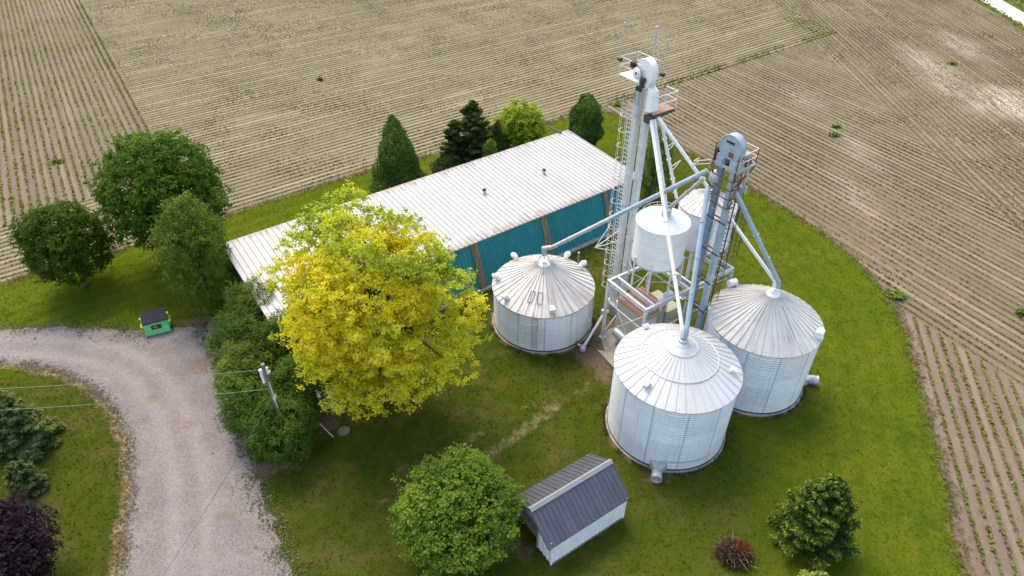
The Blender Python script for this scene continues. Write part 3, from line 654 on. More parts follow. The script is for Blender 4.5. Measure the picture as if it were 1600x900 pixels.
# right bin
tE, rfE, zE = grain_bin('white grain bin with streaky stained roof, standing furthest right on the lawn', 16.72, 32.68, 3.6, 3.68, 5.42, 2.35, 'bin_roof_dirty', 44, (), .4)
for a, r, k, s in ((114, 3.5, 'drum', .95), (-36, 3.4, 'drum', .9)): roof_vent(rfE, 16.72, 32.68, a, r, zE, k, s)
fan(tE, 16.72, 32.68, 3.6, -10)
b = MB(); p = A3(16.72+1.0, 32.68-2.6, 0); p[2] = zE(2.79); b.beam(p, A3(16.72+.35, 32.68-.6, zE(.7)), .03, .03); b.beam(p+UP*.02, A3(16.72-1.7, 32.68-1.3, zE(2.14)+.03), .03, .03); b.build('roof_rod', M['dark_wire'], rfE)
# low bin by the barn
tN, rfN, zN = grain_bin('low rust-streaked grain bin beside the teal barn wall, crowned by many roof vents', 2.36, 38.76, 3.74, 3.86, 3.53, 2.05, 'bin_roof_old', 40, (), .38)
for a in (127, 176, 216, 278, 57, 31): roof_vent(rfN, 2.36, 38.76, a, 3.42, zN, 'hood', .9)
for a in (248, 262):
    q = math.radians(a); dr = A3(math.cos(q), math.sin(q), 0); ta = A3(-math.sin(q), math.cos(q), 0); b = MB()
    for s_ in (-1, 1):
        P0 = A3(2.36, 38.76, 0)+dr*3.0+ta*.16*s_; P1 = A3(2.36, 38.76, 0)+dr*2.2+ta*.16*s_; P0[2] = zN(3.)+.08; P1[2] = zN(2.2)+.08; b.beam(P0, P1, .03, .03)
        if s_ < 0: Q0, Q1 = P0, P1
    b.beam(Q0, P0, .03, .03); b.beam(Q1, P1, .03, .03); b.build('roof_hatch', M['rust_dk'], rfN)
def bin_ladder(t, cx, cy, R, ang, z0, z1, mat='galv'):
    q = math.radians(ang); dr = A3(math.cos(q), math.sin(q), 0); ta = A3(-math.sin(q), math.cos(q), 0); c = A3(cx, cy, 0)+dr*(R+.14); b = MB()
    for s_ in (-1, 1): b.beam(c+ta*.2*s_+UP*z0, c+ta*.2*s_+UP*z1, .04, .04)
    z = z0+.1
    while z < z1: b.beam(c-ta*.2+UP*z, c+ta*.2+UP*z, .03, .03); z += .3
    b.build('ladder', M[mat], t)
bin_ladder(tN, 2.36, 38.76, 3.74, 259, .5, 3.5); bin_ladder(tN, 2.36, 38.76, 3.74, 338, .4, 3.6, 'frame_white')
b = MB(); b.obox((2.36+3.82*math.cos(math.radians(-26)), 38.76+3.82*math.sin(math.radians(-26)), 1.3), (A3(.9, -.43, 0), A3(.43, .9, 0), UP), (.06, .14, .2)); b.build('control_box', M['white_paint'], tN)
# its spout tripod on the peak
b = MB(); pk = A3(2.36, 38.76, zN(.4)+.3)
for a in (20, 140, 262):
    q = math.radians(a); r = .9; f = A3(2.36+r*math.cos(q), 38.76+r*math.sin(q), zN(r)+.02); b.tube([f, pk+UP*.75], .03, 6)
b.build('spout_bracket', M['galv'], tN)

# unloading auger from the low bin to the tall elevator's pit
t = thing('unload_auger', 'pale auger tube on the bare dirt between low bin and steel stand', 'auger', (5.3, 35.3, 0))
b = MB(); b.tube([(5.25, 35.25, .3), (6.9, 37.6, 1.55)], .1, 12); b.build('auger_tube', M['white_paint'], t)
b = MB(); b.lathe((5.25, 35.25, 0), [(.2, .02), (.25, .12), (.22, .5), (.1, .55)], 14, 0, True, captop=True); b.build('hopper_boot', M['galv'], t)
b = MB(); b.tube([(4.5, 35.9, .42), (5.05, 35.42, .38)], .09, 10); b.build('discharge_tube', M['pvc'], t)
b = MB(); b.box((4.86, 35.62, .42), (.26, .2, .26), 40); b.build('drive_guard', M['rust'], t)
b = MB(); b.tube([(6.9, 37.6, 1.55), (7.3, 37.95, 1.55)], .14, 12); b.box((6.95, 37.7, 1.8), (.4, .3, .25), 40); b.build('auger_head', M['galv'], t)

# ------------------------------------------------------------------ cages, rails, pipes
def caged_ladder(t, base, out, z0, z1, mat, hoop=.85, hoop0=2.5, matc=None):
    """base = point on the ladder plane, out = unit vector pointing away from the leg"""
    out = np.array(out, float); sd_ = np.cross(out, UP); base = np.array(base, float); b = MB()
    for s_ in (-1, 1): b.beam(base+sd_*.21*s_+UP*z0, base+sd_*.21*s_+UP*z1, .045, .045)
    z = z0+.2
    while z < z1: b.beam(base-sd_*.21+UP*z, base+sd_*.21+UP*z, .03, .03); z += .3
    ld = b.build('ladder', M[mat], t); b = MB(); z = z0+hoop0; an = [math.radians(q) for q in range(-110, 111, 20)]
    P = lambda q, z: base+out*(.32+.38*math.cos(q))+sd_*.38*math.sin(q)+UP*z
    while z < z1: b.tube([P(q, z) for q in an], .022, 5, cap=False); z += hoop
    for q in (-1.5, -.75, 0, .75, 1.5): b.tube([P(q, z0+hoop0), P(q, z1)], .014, 4)
    b.build('safety_cage', M[matc or mat], ld)
def pipe(t, p, q, r, mat, name='spout', elbow=True, flange=3):
    p = np.array(p, float); q = np.array(q, float); b = MB(); d = q-p; L = np.linalg.norm(d); d /= L
    b.tube([p, q], r, 14)
    for i in range(flange):
        c = p+d*L*(i+1)/(flange+1); b.tube([c-d*.03, c+d*.03], r+.035, 14)
    if elbow: b.tube([q-d*.02, q+d*.1-UP*.06, q+d*.15-UP*.35], [r*1.15, r*1.2, r*1.25], 12)
    return b.build(name, M[mat], t)
def rail(b, pts, h=1.05, r=.024):
    pts = [np.array(p, float) for p in pts]
    for p in pts: b.tube([p, p+UP*h], r, 6)
    for i in range(len(pts)-1):
        for k in (h, h*.52): b.tube([pts[i]+UP*k, pts[i+1]+UP*k], r, 6)
def leg_casing(t, c, off, z0, z1, wd, dp, mat, sec=2.4):
    b = MB(); c = np.array(c, float)+D*off; b.obox(c+UP*(z0+z1)/2, (D, E1, UP), (wd/2, dp/2, (z1-z0)/2))
    z = z0+sec
    while z < z1: b.obox(c+UP*z, (D, E1, UP), (wd/2+.035, dp/2+.035, .03)); z += sec
    b.build('leg_casing', M[mat], t)
def head(t, c, z, R, th, wd, mat, drop, dark=None):
    """bucket elevator head: rounded top housing over both casings"""
    c = np.array(c, float); out = []; b = MB()
    for k in range(25):
        a = PI*k/24; out.append(D*R*math.cos(a)+UP*(z+R*math.sin(a)))
    out += [-D*R+UP*(z-.35), -D*(R*.72)+UP*(z-drop), D*(R*.72)+UP*(z-drop), D*R+UP*(z-.35)]
    n = len(out); A = [c+p-E1*th/2 for p in out]; B = [c+p+E1*th/2 for p in out]
    b.add(A+B, [tuple(range(n)), tuple(range(2*n-1, n-1, -1))]+[(i, i+n, (i+1) % n+n, (i+1) % n) for i in range(n)])
    hd = b.build('head_housing', M[mat], t)
    b = MB()   # rim flange and shaft bearing
    for sgn in (-1, 1): b.tube([c+p*1.0+E1*sgn*th/2 for p in out[:25]], .03, 6)
    b.tube([c+UP*z-E1*(th/2+.1), c+UP*z+E1*(th/2+.55)], .05, 8)
    b.build('head_flange', M[mat], hd)
    return hd

# ------------------------------------------------------------------ white steel stand with its two hopper tanks
Sx = A3(9.0, 33.56, 0)
L3 = lambda a, c, z=0.: Sx+E1*a+E2*c+UP*z
SL, SW, SH = 8.44, 3.85, 5.5
t = thing('steel_stand', 'white steel leg stand of beams and braces under the two hopper tanks', 'stand', tuple(L3(0, 0)))
for a in (0, 4.05, SL):
    for c in (0, SW):
        b = MB(); b.beam(L3(a, c, 0), L3(a, c, SH-.28), .2, .2, up=E1); b.box(L3(a, c, .03), (.4, .4, .06), 33.5); b.build('leg', M['frame_white'], t)
for p, q in (((0, 0), (SL, 0)), ((0, SW), (SL, SW)), ((0, 0), (0, SW)), ((SL, 0), (SL, SW)), ((.78, 0), (.78, SW)), ((4.05, 0), (4.05, SW)), ((4.6, 0), (4.6, SW)), ((7.7, 0), (7.7, SW))):
    ex = (p[1] == q[1]); P0, P1 = L3(*p, SH-.14), L3(*q, SH-.14); d = unit(P1-P0)
    b = MB(); b.ibeam(P0+d*(.0 if ex else .1)-d*(.1 if ex else 0), P1-d*(0 if ex else .1)+d*(.1 if ex else 0), .17, .28); b.build('beam', M['frame_white'], t)
for p, q in (((0, 0, .4), (0, SW, 4.9)), ((0, SW, .4), (0, 0, 4.9)), ((0, 0, 4.6), (4.05, 0, .4)), ((4.05, 0, 4.6), (SL, 0, .4)), ((SL, 0, 4.6), (SL, SW, .4)), ((0, SW, .4), (4.05, SW, 4.6)), ((4.05, SW, 4.6), (SL, SW, .4)), ((0, 0, 2.9), (4.05, 0, 2.9)), ((0, 0, 3.6), (0, SW, 3.6)), ((4.05, 0, 2.9), (SL, 0, 2.9))):
    b = MB(); b.tube([L3(*p), L3(*q)], .045, 6); b.build('brace', M['frame_white'], t)

def hopper_tank(label, cx, cy, R, z0, z1, hr, mat_roof, wall, legs_z, cone):
    t = thing('hopper_tank', label, 'hopper tank', (cx, cy, legs_z), 'white hopper tanks on the steel stand'); c = (cx, cy, 0)
    b = MB(); prof = []
    n = int((z1-z0)/.1366*4) if wall == 'corr' else 8
    for i in range(n+1):
        z = z0+(z1-z0)*i/n; prof.append((R+(.01*math.sin(2*PI*z/.1366) if wall == 'corr' else 0), z))
    b.lathe(c, prof, 72, captop=False); b.build('wall', M['bin_wall' if wall == 'corr' else 'white_paint'], t, polar_rc(cx, cy, R))
    if wall != 'corr':
        b = MB()
        for z in (z0+.9, z0+1.9): b.lathe(c, [(R+.004, z-.02), (R+.014, z), (R+.004, z+.02)], 72)
        b.build('weld_band', M['frame_white'], t)
    b = MB(); Re = R+.06; tan = hr/Re; b.lathe(c, [(Re, z1-.08), (Re, z1+.005), (.35, z1+(Re-.35)*tan), (.3, z1+(Re-.3)*tan+.12)], 66, 0, False, captop=True)
    npan = 26 if wall == 'corr' else 14
    for k in range(npan):
        a = 2*PI*(k+.5)/npan; dr = A3(math.sin(a), -math.cos(a), 0); ta = A3(math.cos(a), math.sin(a), 0)
        p0 = A3(cx, cy, z1+.004)+dr*Re; p1 = A3(cx, cy, z1+(Re-.36)*tan)+dr*.36; hgt = .05 if wall == 'corr' else .02
        b.add([p0-ta*.03, p0+ta*.03, p0+UP*hgt, p1-ta*.02, p1+ta*.02, p1+UP*hgt], [(0, 2, 1), (0, 3, 5, 2), (1, 2, 5, 4), (3, 4, 5)])
    rf = b.build('roof', M[mat_roof], t, polar_rc(cx, cy, R, True))
    b = MB(); b.lathe(c, [(R-.02, z0), (.3, z0-cone), (.28, z0-cone-.25)], 48, 0, True, capbot=True); b.lathe(c, [(R+.02, z0-.05), (R+.05, z0), (R+.02, z0+.06)], 72); b.build('hopper_cone', M['galv'], t)
    for k in range(8):
        a = 2*PI*(k+.5)/8; p = A3(cx+(R+.04)*math.cos(a), cy+(R+.04)*math.sin(a), 0); b = MB(); b.beam(p+UP*legs_z, p+UP*(z0+.5), .1, .1); b.build('leg', M['frame_white'], t)
    b = MB()
    for k in range(8):
        a0 = 2*PI*(k+.5)/8; a1 = 2*PI*(k+1.5)/8; p = A3(cx+(R+.04)*math.cos(a0), cy+(R+.04)*math.sin(a0), 0); q = A3(cx+(R+.04)*math.cos(a1), cy+(R+.04)*math.sin(a1), 0); zm = legs_z+(z0-legs_z)*.55
        b.tube([p+UP*zm, q+UP*zm], .025, 5)
        if k % 2 == 0: b.tube([p+UP*(legs_z+.1), q+UP*(z0-.1)], .018, 5)
    b.build('leg_brace', M['frame_white'], t)
    return t, rf
TA = (10.0, 36.75); TB = (13.75, 39.65)
tA, rA = hopper_tank('smooth white hopper tank between the tall elevator and the blue elevator', *TA, 1.74, 7.5, 10.5, .72, 'white_paint', 'smooth', SH, 1.1)
b = MB(); b.tube([(TA[0]+.05, TA[1]-.25, 11.1), (TA[0]+.05, TA[1]-.25, 11.55)], [.3, .34], 16); b.build('fill_collar', M['galv'], rA)
b = MB(); rail(b, [A3(TA[0]+1.45*math.cos(q), TA[1]+1.45*math.sin(q), 10.6) for q in np.linspace(.9, 2.9, 6)], .45, .016); b.build('roof_rail', M['frame_white'], rA)
tB, rB = hopper_tank('corrugated white hopper bin with ribbed cone roof behind the blue elevator', *TB, 1.96, 7.05, 10., 1.15, 'bin_roof_dirty', 'corr', SH, .9)
caged_ladder(tB, A3(TB[0], TB[1], 0)+unit(A3(.95, -.3, 0))*2.08, unit(A3(.95, -.3, 0)), 5.6, 10.6, 'rust_dk', .95, .6)

# grain dryer under the stand
t = thing('grain_dryer', 'grain dryer with rusty red top and cream panels under the white stand', 'grain dryer', tuple(L3(2.2, 2.1)))
R3 = (E1, E2, UP)
b = MB(); b.obox(L3(1.9, 2.2, 1.95), R3, (1.15, 1.25, 1.65)); b.build('housing', M['cream'], t)
b = MB(); b.obox(L3(1.9, 2.2, 3.7), R3, (1.22, 1.32, .06))
for k in range(7): b.obox(L3(.8+k*.36, 2.2, 3.79), R3, (.02, 1.3, .028))
b.build('top_panel', M['rusty_roof'], t)
b = MB(); b.obox(L3(3.75, 1.9, 1.7), R3, (.6, 1.1, 1.4)); b.build('burner_housing', M['cream'], t)
b = MB(); b.obox(L3(3.75, 1.9, 3.14), R3, (.66, 1.15, .05)); b.build('burner_top', M['cream'], t)
b = MB(); b.obox(L3(1.6, .85, 2.6), R3, (.5, .08, .5)); b.obox(L3(2.6, .85, 1.4), R3, (.35, .08, .6)); b.build('access_panel', M['white_paint'], t)
b = MB(); b.tube([L3(.55, 1.2, .9), L3(.55, 3.1, .9)], .34, 18); b.build('fan_housing', M['galv'], t)
for a in (.85, 2.95, 4.2):
    for c in (1.05, 3.3): b = MB(); b.beam(L3(a, c, 0), L3(a, c, .33), .12, .12, up=E1); b.build('leg', M['frame_white'], t)
for q, (a, c, z) in enumerate(((2.3, .7, 4.6), (3.1, .9, 4.75))):
    b = MB(); b.obox(L3(a, c, z), R3, (.32, .22, .16)); b.tube([L3(a, c, z), L3(a, c, 3.75 if a < 3 else 3.2)], .06, 8); b.build('control_box', M['white_paint'], t)

# ------------------------------------------------------------------ tall white bucket elevator
WT = A3(8.2, 39.4, 0)
t = thing('bucket_elevator', 'tall white bucket elevator tower topped with antennas, left of the hopper tank', 'bucket elevator', tuple(WT), 'bucket elevators of the grain yard')
tW = t
for s_ in (-.44, .44): leg_casing(t, WT, s_, .4, 18.9, .42, .34, 'tower_white')
b = MB(); b.obox(WT+UP*.55, (D, E1, UP), (.95, .34, .55)); b.build('boot', M['galv'], t)
hd = head(t, WT, 19.6, .67, .46, .4, 'white_paint', .95)
b = MB(); c = WT+E1*.1-UP*0; b.add([WT+D*.55-E1*.25+UP*18.7, WT+D*.95-E1*.25+UP*18.5, WT+D*.95+E1*.3+UP*18.5, WT+D*.55+E1*.3+UP*18.7, WT+D*.55-E1*.3+UP*17.2, WT+D*1.05-E1*.3+UP*17.3, WT+D*1.05+E1*.32+UP*17.3, WT+D*.55+E1*.32+UP*17.2],
    [(0, 3, 2, 1), (4, 5, 6, 7), (0, 1, 5, 4), (1, 2, 6, 5), (2, 3, 7, 6), (3, 0, 4, 7)]); b.build('discharge_chute', M['white_paint'], t)
F0 = A3(8.06, 39.5, 18.75)-E1*.3
b = MB(); b.obox(F0-D*.95+E1*.75, (D, E1, UP), (.95, .75, .03)); pf = b.build('platform', M['white_paint'], t)
b = MB(); rail(b, [F0+UP*.03, F0-D*1.9+UP*.03, F0-D*1.9+E1*1.5+UP*.03, F0+E1*1.5+UP*.03], 1.1, .022); b.build('railing', M['frame_white'], pf)
G0 = A3(8.78, 38.62, 17.0)
b = MB(); b.obox(G0+E1*.95-D*.5, (D, E1, UP), (.5, .95, .03)); pf = b.build('platform', M['rusty_roof'], t)
b = MB(); rail(b, [G0+UP*.03, G0+E1*.95+UP*.03, G0+E1*1.9+UP*.03, G0+E1*1.9-D*1.0+UP*.03], 1.1, .03); b.build('railing', M['frame_white'], pf)
b = MB(); b.beam(G0-UP*.1+E1*.05, G0-UP*.1+E1*1.85, .08, .12); b.beam(G0-UP*.12+E1*1.8, WT+E1*.3+UP*16.0, .06, .06); b.obox(WT+D*.75+UP*16.75, (D, E1, UP), (.22, .3, .25)); b.build('platform_bracket', M['rust_dk'], pf)
caged_ladder(t, WT-E1*.55-D*.45, -E1, .6, 17.6, 'frame_white', 1.05)
for n_, (base, z1, r, mm) in enumerate(((F0-D*1.88+E1*.03, 21.9, .035, 'white_paint'), (WT-D*.2+E1*.55+UP*18.8, 22.0, .05, 'galv'), (WT+D*.85+E1*.55+UP*18.5, 21.5, .035, 'galv'), (WT+D*.1+E1*.7+UP*18.8, 21.1, .025, 'pvc'))):
    base = np.array(base, float); b = MB(); p = A3(base[0], base[1], z1); b.tube([base, A3(base[0], base[1], base[2]+1.3)], .03, 8); b.tube([A3(base[0], base[1], base[2]+1.25), p-UP*.9], .022, 8); b.tube([p-UP*.95, p], r*1.7, 8)
    a_ = b.build('antenna', M['galv'], t)
    if n_ < 3:
        b = MB(); b.tube([base+UP*.95-E1*.08-D*.14, base+UP*.95-E1*.08+D*.14], .12, 12); b.build('antenna_loop', M['black'], a_)
b = MB(); c = WT-D*.35-E1*.42+UP*19.35; b.lathe(c, [(.02, .06), (.3, .0), (.36, .06), (.36, .1), (.1, .12)], 24, 0, True, axis=-E1); b.lathe(c, [(.36, 0), (.3, -.08), (.05, -.1)], 24, 0, True, axis=-E1); b.tube([c, c+E1*.3], .05, 8); b.build('dish', M['white_paint'], t)
b = MB(); b.tube([c-E1*.14-D*.03, c-E1*.12+D*.03], .05, 8); b.build('dish_feed', M['black'], t)
b = MB(); b.obox(WT-D*.8-E1*.35+UP*19.75, (D, E1, UP), (.14, .2, .17)); b.build('flood_lamp', M['black'], t)
b = MB(); b.obox(WT+D*.05-E1*.33+UP*18.75, (D, E1, UP), (.12, .1, .2)); b.build('junction_box', M['black'], t)
b = MB(); b.tube([WT+D*.15-E1*.36+UP*19.05-D*.12, WT+D*.15-E1*.36+UP*19.05+D*.12], .15, 12); b.build('pulley', M['black'], t)
b = MB(); b.obox(WT-D*.15-E1*.34+UP*18.4, (D, E1, UP), (.22, .06, .13)); b.build('drive_motor', M['black'], t)
b = MB()
for z in (17.6, 18.1):
    for o in (-.55, -.2, .15): b.obox(WT+D*o-E1*.24+UP*z, (D, E1, UP), (.02, .04, .3))
b.build('cable_run', M['galv'], t)
# its spouts
pS = A3(10.08, 28.34, 8.0); pE = A3(16.72, 32.68, 8.2); pN = A3(2.36, 38.76, 6.35)
pipe(t, (8.68, 38.55, 16.7), pS+A3(-.12, .2, .25), .115, 'white_paint')
pipe(t, (8.9, 38.7, 16.7), (TA[0]+.02, TA[1]-.1, 11.65), .11, 'white_paint')
pipe(t, (9.15, 38.85, 16.75), pE+A3(-.1, .15, .3), .115, 'white_paint')
sp = pipe(t, (9.4, 39.2, 16.6), (11.4, 39.5, 10.6), .11, 'white_paint', elbow=False)
for f_ in (.35, .6, .85):
    b = MB()
    p = A3(9.4, 39.2, 16.6)*(1-f_)+A3(11.4, 39.5, 10.6)*f_; q = A3(9.15, 38.85, 16.75)*(1-f_*.8)+(pE)*f_*.8
    b.tube([p, p+E1*.9+UP*.25], .03, 5); b.tube([p-UP*.5, p+E1*.9+UP*.25], .03, 5); b.build('truss_bracket', M['frame_white'], sp)
# side bracket that holds the long spout off the tower
b = MB(); k0 = WT-E1*.62-D*.1; tip = k0-E1*1.9-D*.25
for z in (6.3, 8.1): b.tube([k0+UP*z, tip+UP*7.2], .035, 6)
b.tube([k0+UP*7.2, tip+UP*7.2], .03, 6); b.tube([tip+UP*7.2, k0-E1*.9+UP*8.9], .035, 6); b.tube([k0-E1*.9+UP*8.9, k0+UP*8.1], .03, 6); b.tube([k0-E1*.9+UP*8.9, k0-E1*.9+UP*9.4], .03, 6)
b.build('spout_hanger', M['frame_white'], t)

# ------------------------------------------------------------------ blue-grey bucket elevator
BT = A3(12.62, 34.3, 0)
t = thing('bucket_elevator', 'blue-grey bucket elevator tower with rusty railed platform, between the two right bins', 'bucket elevator', tuple(BT), 'bucket elevators of the grain yard')
leg_casing(t, BT, -.5, .4, 16.4, .36, .3, 'blue_dk', 2.2); leg_casing(t, BT, .5, .4, 16.4, .36, .3, 'blue', 2.2)
b = MB(); b.obox(BT+UP*.5, (D, E1, UP), (.95, .32, .5)); b.build('boot', M['blue_dk'], t)
hd = head(t, BT+UP*0, 17.0, .75, .46, .4, 'blue', .7)
b = MB()   # dark lettering panel strip on the head face
for k, (o, wd) in enumerate(((-.32, .10), (-.2, .07), (-.1, .09), (.02, .1), (.13, .07), (.23, .08))): b.obox(BT+D*o*.9-E1*.236+UP*(17.3), (D, E1, UP), (wd/2, .006, .075))
b.build('name_plate', M['black'], hd)
for s_ in (-.5, .5): b = MB(); b.obox(BT+D*s_+UP*16.0, (D, E1, UP), (.3, .26, .38)); b.obox(BT+D*s_-E1*.29+UP*16.0, (D, E1, UP), (.2, .03, .25)); b.build('hood', M['blue'], t)
b = MB(); b.obox(BT+D*.15-E1*.27+UP*16.62, (D, E1, UP), (.14, .03, .14)); b.build('inspection_door', M['rust'], t)
P0, P1, P2, P3 = A3(11.94, 34.86, 15.8), A3(12.84, 33.5, 15.8), A3(14.2, 34.47, 15.8), A3(13.3, 35.83, 15.8)
b = MB()
for p, q in ((P0, P1), (P1, P2), (P2, P3), (P3, P0)): b.beam(p, q, .06, .16)
b.build('platform', M['galv'], t); pf = t.children[-1]
b = MB()
for k in range(9):
    f_ = (k+.5)/9; p = P0*(1-f_)+P3*f_; q = P1*(1-f_)+P2*f_
    if k not in (3, 4): b.beam(p, q, .13, .03)
b.build('deck', M['rust_dk'], pf)
b = MB(); rail(b, [P1+E1*.1, P1+E1*.9, P2, P3, P0+E1*.4], 1.0, .026); b.build('railing', M['pvc'], pf)
b = MB()
for p in (P0, P1, P2, P3): b.tube([p, p+UP*1.0], .035, 6)
for p in (P1, P2): b.beam(p-UP*.1, BT+D*(.5)+UP*14.2, .07, .07)
for o in (-.5, .5): b.beam(BT+D*o+E1*.2+UP*15.7, P2*.5+P3*.5-UP*.1 if o < 0 else P1*.5+P2*.5-UP*.1, .06, .06)
b.build('platform_bracket', M['rust'], pf)
b = MB(); b.obox(BT+E1*.75+D*.35+UP*16.35, (D, E1, UP), (.26, .34, .2)); b.build('gearbox', M['cap'], t)
b = MB(); b.tube([BT+E1*.35+D*.55+UP*16.1, BT+E1*1.0+D*.55+UP*16.1], .2, 14); b.build('drive_motor', M['rust'], t)
b = MB(); b.obox(BT+E1*.45+D*.1+UP*16.0, (D, E1, UP), (.3, .1, .25)); b.build('motor_mount', M['rust'], t)
b = MB()   # rusty ladder landing on the left of the head
for z in (15.9, 16.25, 16.6, 16.95): b.beam(BT-D*.95-E1*.3+UP*z, BT-D*.95+E1*.5+UP*z, .05, .05)
for o in (-.3, .1, .5): b.beam(BT-D*.95+E1*o+UP*15.6, BT-D*.95+E1*o+UP*17.0, .05, .05)
b.beam(BT-D*.95-E1*.3+UP*15.8, BT-D*.95+E1*.5+UP*17.0, .04, .04); b.obox(BT-D*.93+E1*.1+UP*16.2, (D, E1, UP), (.015, .4, .35)); b.build('belt_guard', M['rust'], t)
b = MB()   # distributor frame below the platform
for o in (-.85, .75):
    for e in (-.3, .35): b.beam(BT+D*o+E1*e+UP*13.3, BT+D*o+E1*e+UP*15.75, .05, .05)
for z in (13.3, 13.9, 14.5, 15.1):
    for o in (-.85, .75): b.beam(BT+D*o-E1*.3+UP*z, BT+D*o+E1*.35+UP*z, .045, .045); b.beam(BT+D*o-E1*.3+UP*z, BT+D*o+E1*.35+UP*(z+.55), .035, .035)
    b.beam(BT-D*.85-E1*.3+UP*z, BT+D*.75-E1*.3+UP*z, .045, .045)
b.build('distributor_frame', M['rust'], t)
b = MB(); c = BT-D*.75-E1*.05+UP*14.75; b.lathe(c, [(.2, -.45), (.36, -.2), (.36, .2), (.2, .4)], 16, 0, True, captop=True, capbot=True); b.build('distributor', M['galv'], t)
for z in (3.0, 5.2, 7.6, 9.9, 12.2):
    b = MB()
    for e in (-.2, .2): b.beam(BT-D*.85+E1*e+UP*z, BT+D*.85+E1*e+UP*z, .05, .07)
    b.build('leg_clamp', M['rust_dk'], t)
caged_ladder(t, BT+E1*.5+D*.45, E1, 2.6, 14.8, 'rust_dk', .95, 1.0)
b = MB(); q = [BT-D*.3-E1*.22, BT+D*.2-E1*.22]
for z in np.arange(2, 14, .9): b.beam(q[0]+UP*z, q[1]+UP*(z+.45), .03, .03)
b.build('lattice', M['galv'], t)
pipe(t, (11.55, 33.95, 14.6), pS+A3(.12, .18, .25), .15, 'blue')
pipe(t, (13.0, 34.0, 14.65), pE+A3(.1, .1, .3), .15, 'blue')
sp = pipe(t, (11.65, 34.95, 15.15), (6.5, 37.06, 10.4), .15, 'blue', elbow=False, flange=2); pipe(t, (6.52, 37.05, 10.42), (2.75, 38.6, 6.95), .14, 'old_spout', elbow=False, flange=2)
pipe(t, (11.6, 35.1, 14.55), (TA[0]+.3, TA[1]-.1, 11.6), .12, 'old_spout')
b = MB(); b.tube([A3(2.85, 38.56, 7.05), A3(2.3, 38.8, 6.8), A3(2.33, 38.78, 6.2)], [.17, .19, .17], 12); b.build('spout_end', M['galv'], t)
b = MB(); rail(b, [A3(11.7, 34.95, 15.35), A3(10.9, 35.5, 15.0), A3(11.3, 35.9, 15.0)], .5, .025); b.build('spout_rail', M['pvc'], t)
b = MB(); b.tube([BT+E1*1.0+D*.6+UP*14.4, BT+E1*1.0+D*.6+UP*15.6], .12, 10); b.obox(BT+E1*.95+D*.6+UP*14.2, (D, E1, UP), (.2, .2, .25)); b.build('pressure_vent', M['galv'], t)

# ------------------------------------------------------------------ concrete, pit and small things by the stand
def slab(name, poly, z0, z1, mat, label, cat, group=None):
    n = len(poly); b = MB(); vs = [(x, y, z0) for x, y in poly]+[(x, y, z1) for x, y in poly]
    b.add(vs, [tuple(range(n))[::-1], tuple(range(n, 2*n))]+[(i, (i+1) % n, (i+1) % n+n, i+n) for i in range(n)]); o = b.build(name, M[mat]); return tag(o, label, cat, group)
def lq(pts): return [tuple(L3(a, c)[:2]) for a, c in pts]
slab('concrete_slab', lq([(-1.2, .2), (4.0, .3), (4.4, 3.5), (.8, 4.2), (-.3, 3.6), (-1.0, 2.2)]), -.02, .05, 'concrete', 'cracked concrete slab beneath the white steel stand and dryer', 'slab', None)
slab('concrete_kerb', lq([(-1.55, .1), (-1.1, -.3), (-.9, 2.4), (-1.3, 2.9)]), -.02, .12, 'concrete', 'broken concrete strip lying in dirt left of the front bin', 'kerb')
slab('drain_grate', lq([(-.1, 1.2), (.6, 1.1), (.7, 2.0), (0, 2.1)]), .04, .07, 'dark', 'black pit cover sunk in the slab beside the front bin', 'pit cover')
b = MB()
for k, (a, c) in enumerate(((-1.2, -.9), (-.7, -1.3), (-1.6, -1.5), (-1.0, -1.9), (-1.4, -.6), (-.6, -.8))):
    p = L3(a, c, .06); b.obox(p, (unit(E1+A3(0, 0, .15)), unit(np.cross(A3(0, 0, 1), E1)), UP), (.16+.05*(k % 3), .09+.03*(k % 2), .07))
tag(b.build('rubble_pile', M['stone']), 'small pile of broken stones in dirt left of the front bin', 'rubble')
b = MB(); b.tube([(5.76, 46.16, 0), (5.76, 46.16, 1.15)], .06, 8); b.box((5.76, 46.16, 1.17), (.16, .16, .08)); tag(b.build('marker_post', M['wood_pale']), 'pale post standing on the grass between low bin and teal barn', 'post')

# ------------------------------------------------------------------ barn
BE1 = A3(.8105, .5857, 0); BE2 = A3(-.5857, .8105, 0); BF = A3(-16.51, 33.96, 0); BL, BW, BH, BHB, BAT = 34.96, 10.5, 4.0, 4.6, 1.33
B3 = lambda a, c, z=0.: BF+BE1*a+BE2*c+UP*z
t = thing('barn', 'long teal barn with white ribbed metal roof and rusty eaves', 'barn', tuple(B3(0, 0)))
def barn_rc(V): q = V-BF; return np.stack([q@BE1, V[:, 2], 0*V[:, 0]], 1)
def barn_rc2(V): q = V-BF; return np.stack([q@BE2, V[:, 2], 0*V[:, 0]], 1)
def siding(p0, p1, t0, t1, pitch=.3, dep=.035):
    """ribbed sheet from bottom edge p0-p1 to top edge t0-t1"""
    p0, p1, t0, t1 = (np.array(q, float) for q in (p0, p1, t0, t1)); L = np.linalg.norm(p1-p0); n = max(1, int(L/pitch)); nr = unit(np.cross(p1-p0, t0-p0)); b = MB(); V = []
    us = []
    for i in range(n):
        for f_, d_ in ((0, 0), (.62, 0), (.70, dep), (.9, dep), (.98, 0)): us.append(((i+f_)/n, d_))
    us.append((1, 0)); m = len(us)
    V = [p0+(p1-p0)*u+nr*d_ for u, d_ in us]+[t0+(t1-t0)*u+nr*d_ for u, d_ in us]
    b.add(V, [(i, i+1, m+i+1, m+i) for i in range(m-1)]); return b
Lx = [0, 2.3, 9.4, 16.5, 23.6, 30.7, BL]
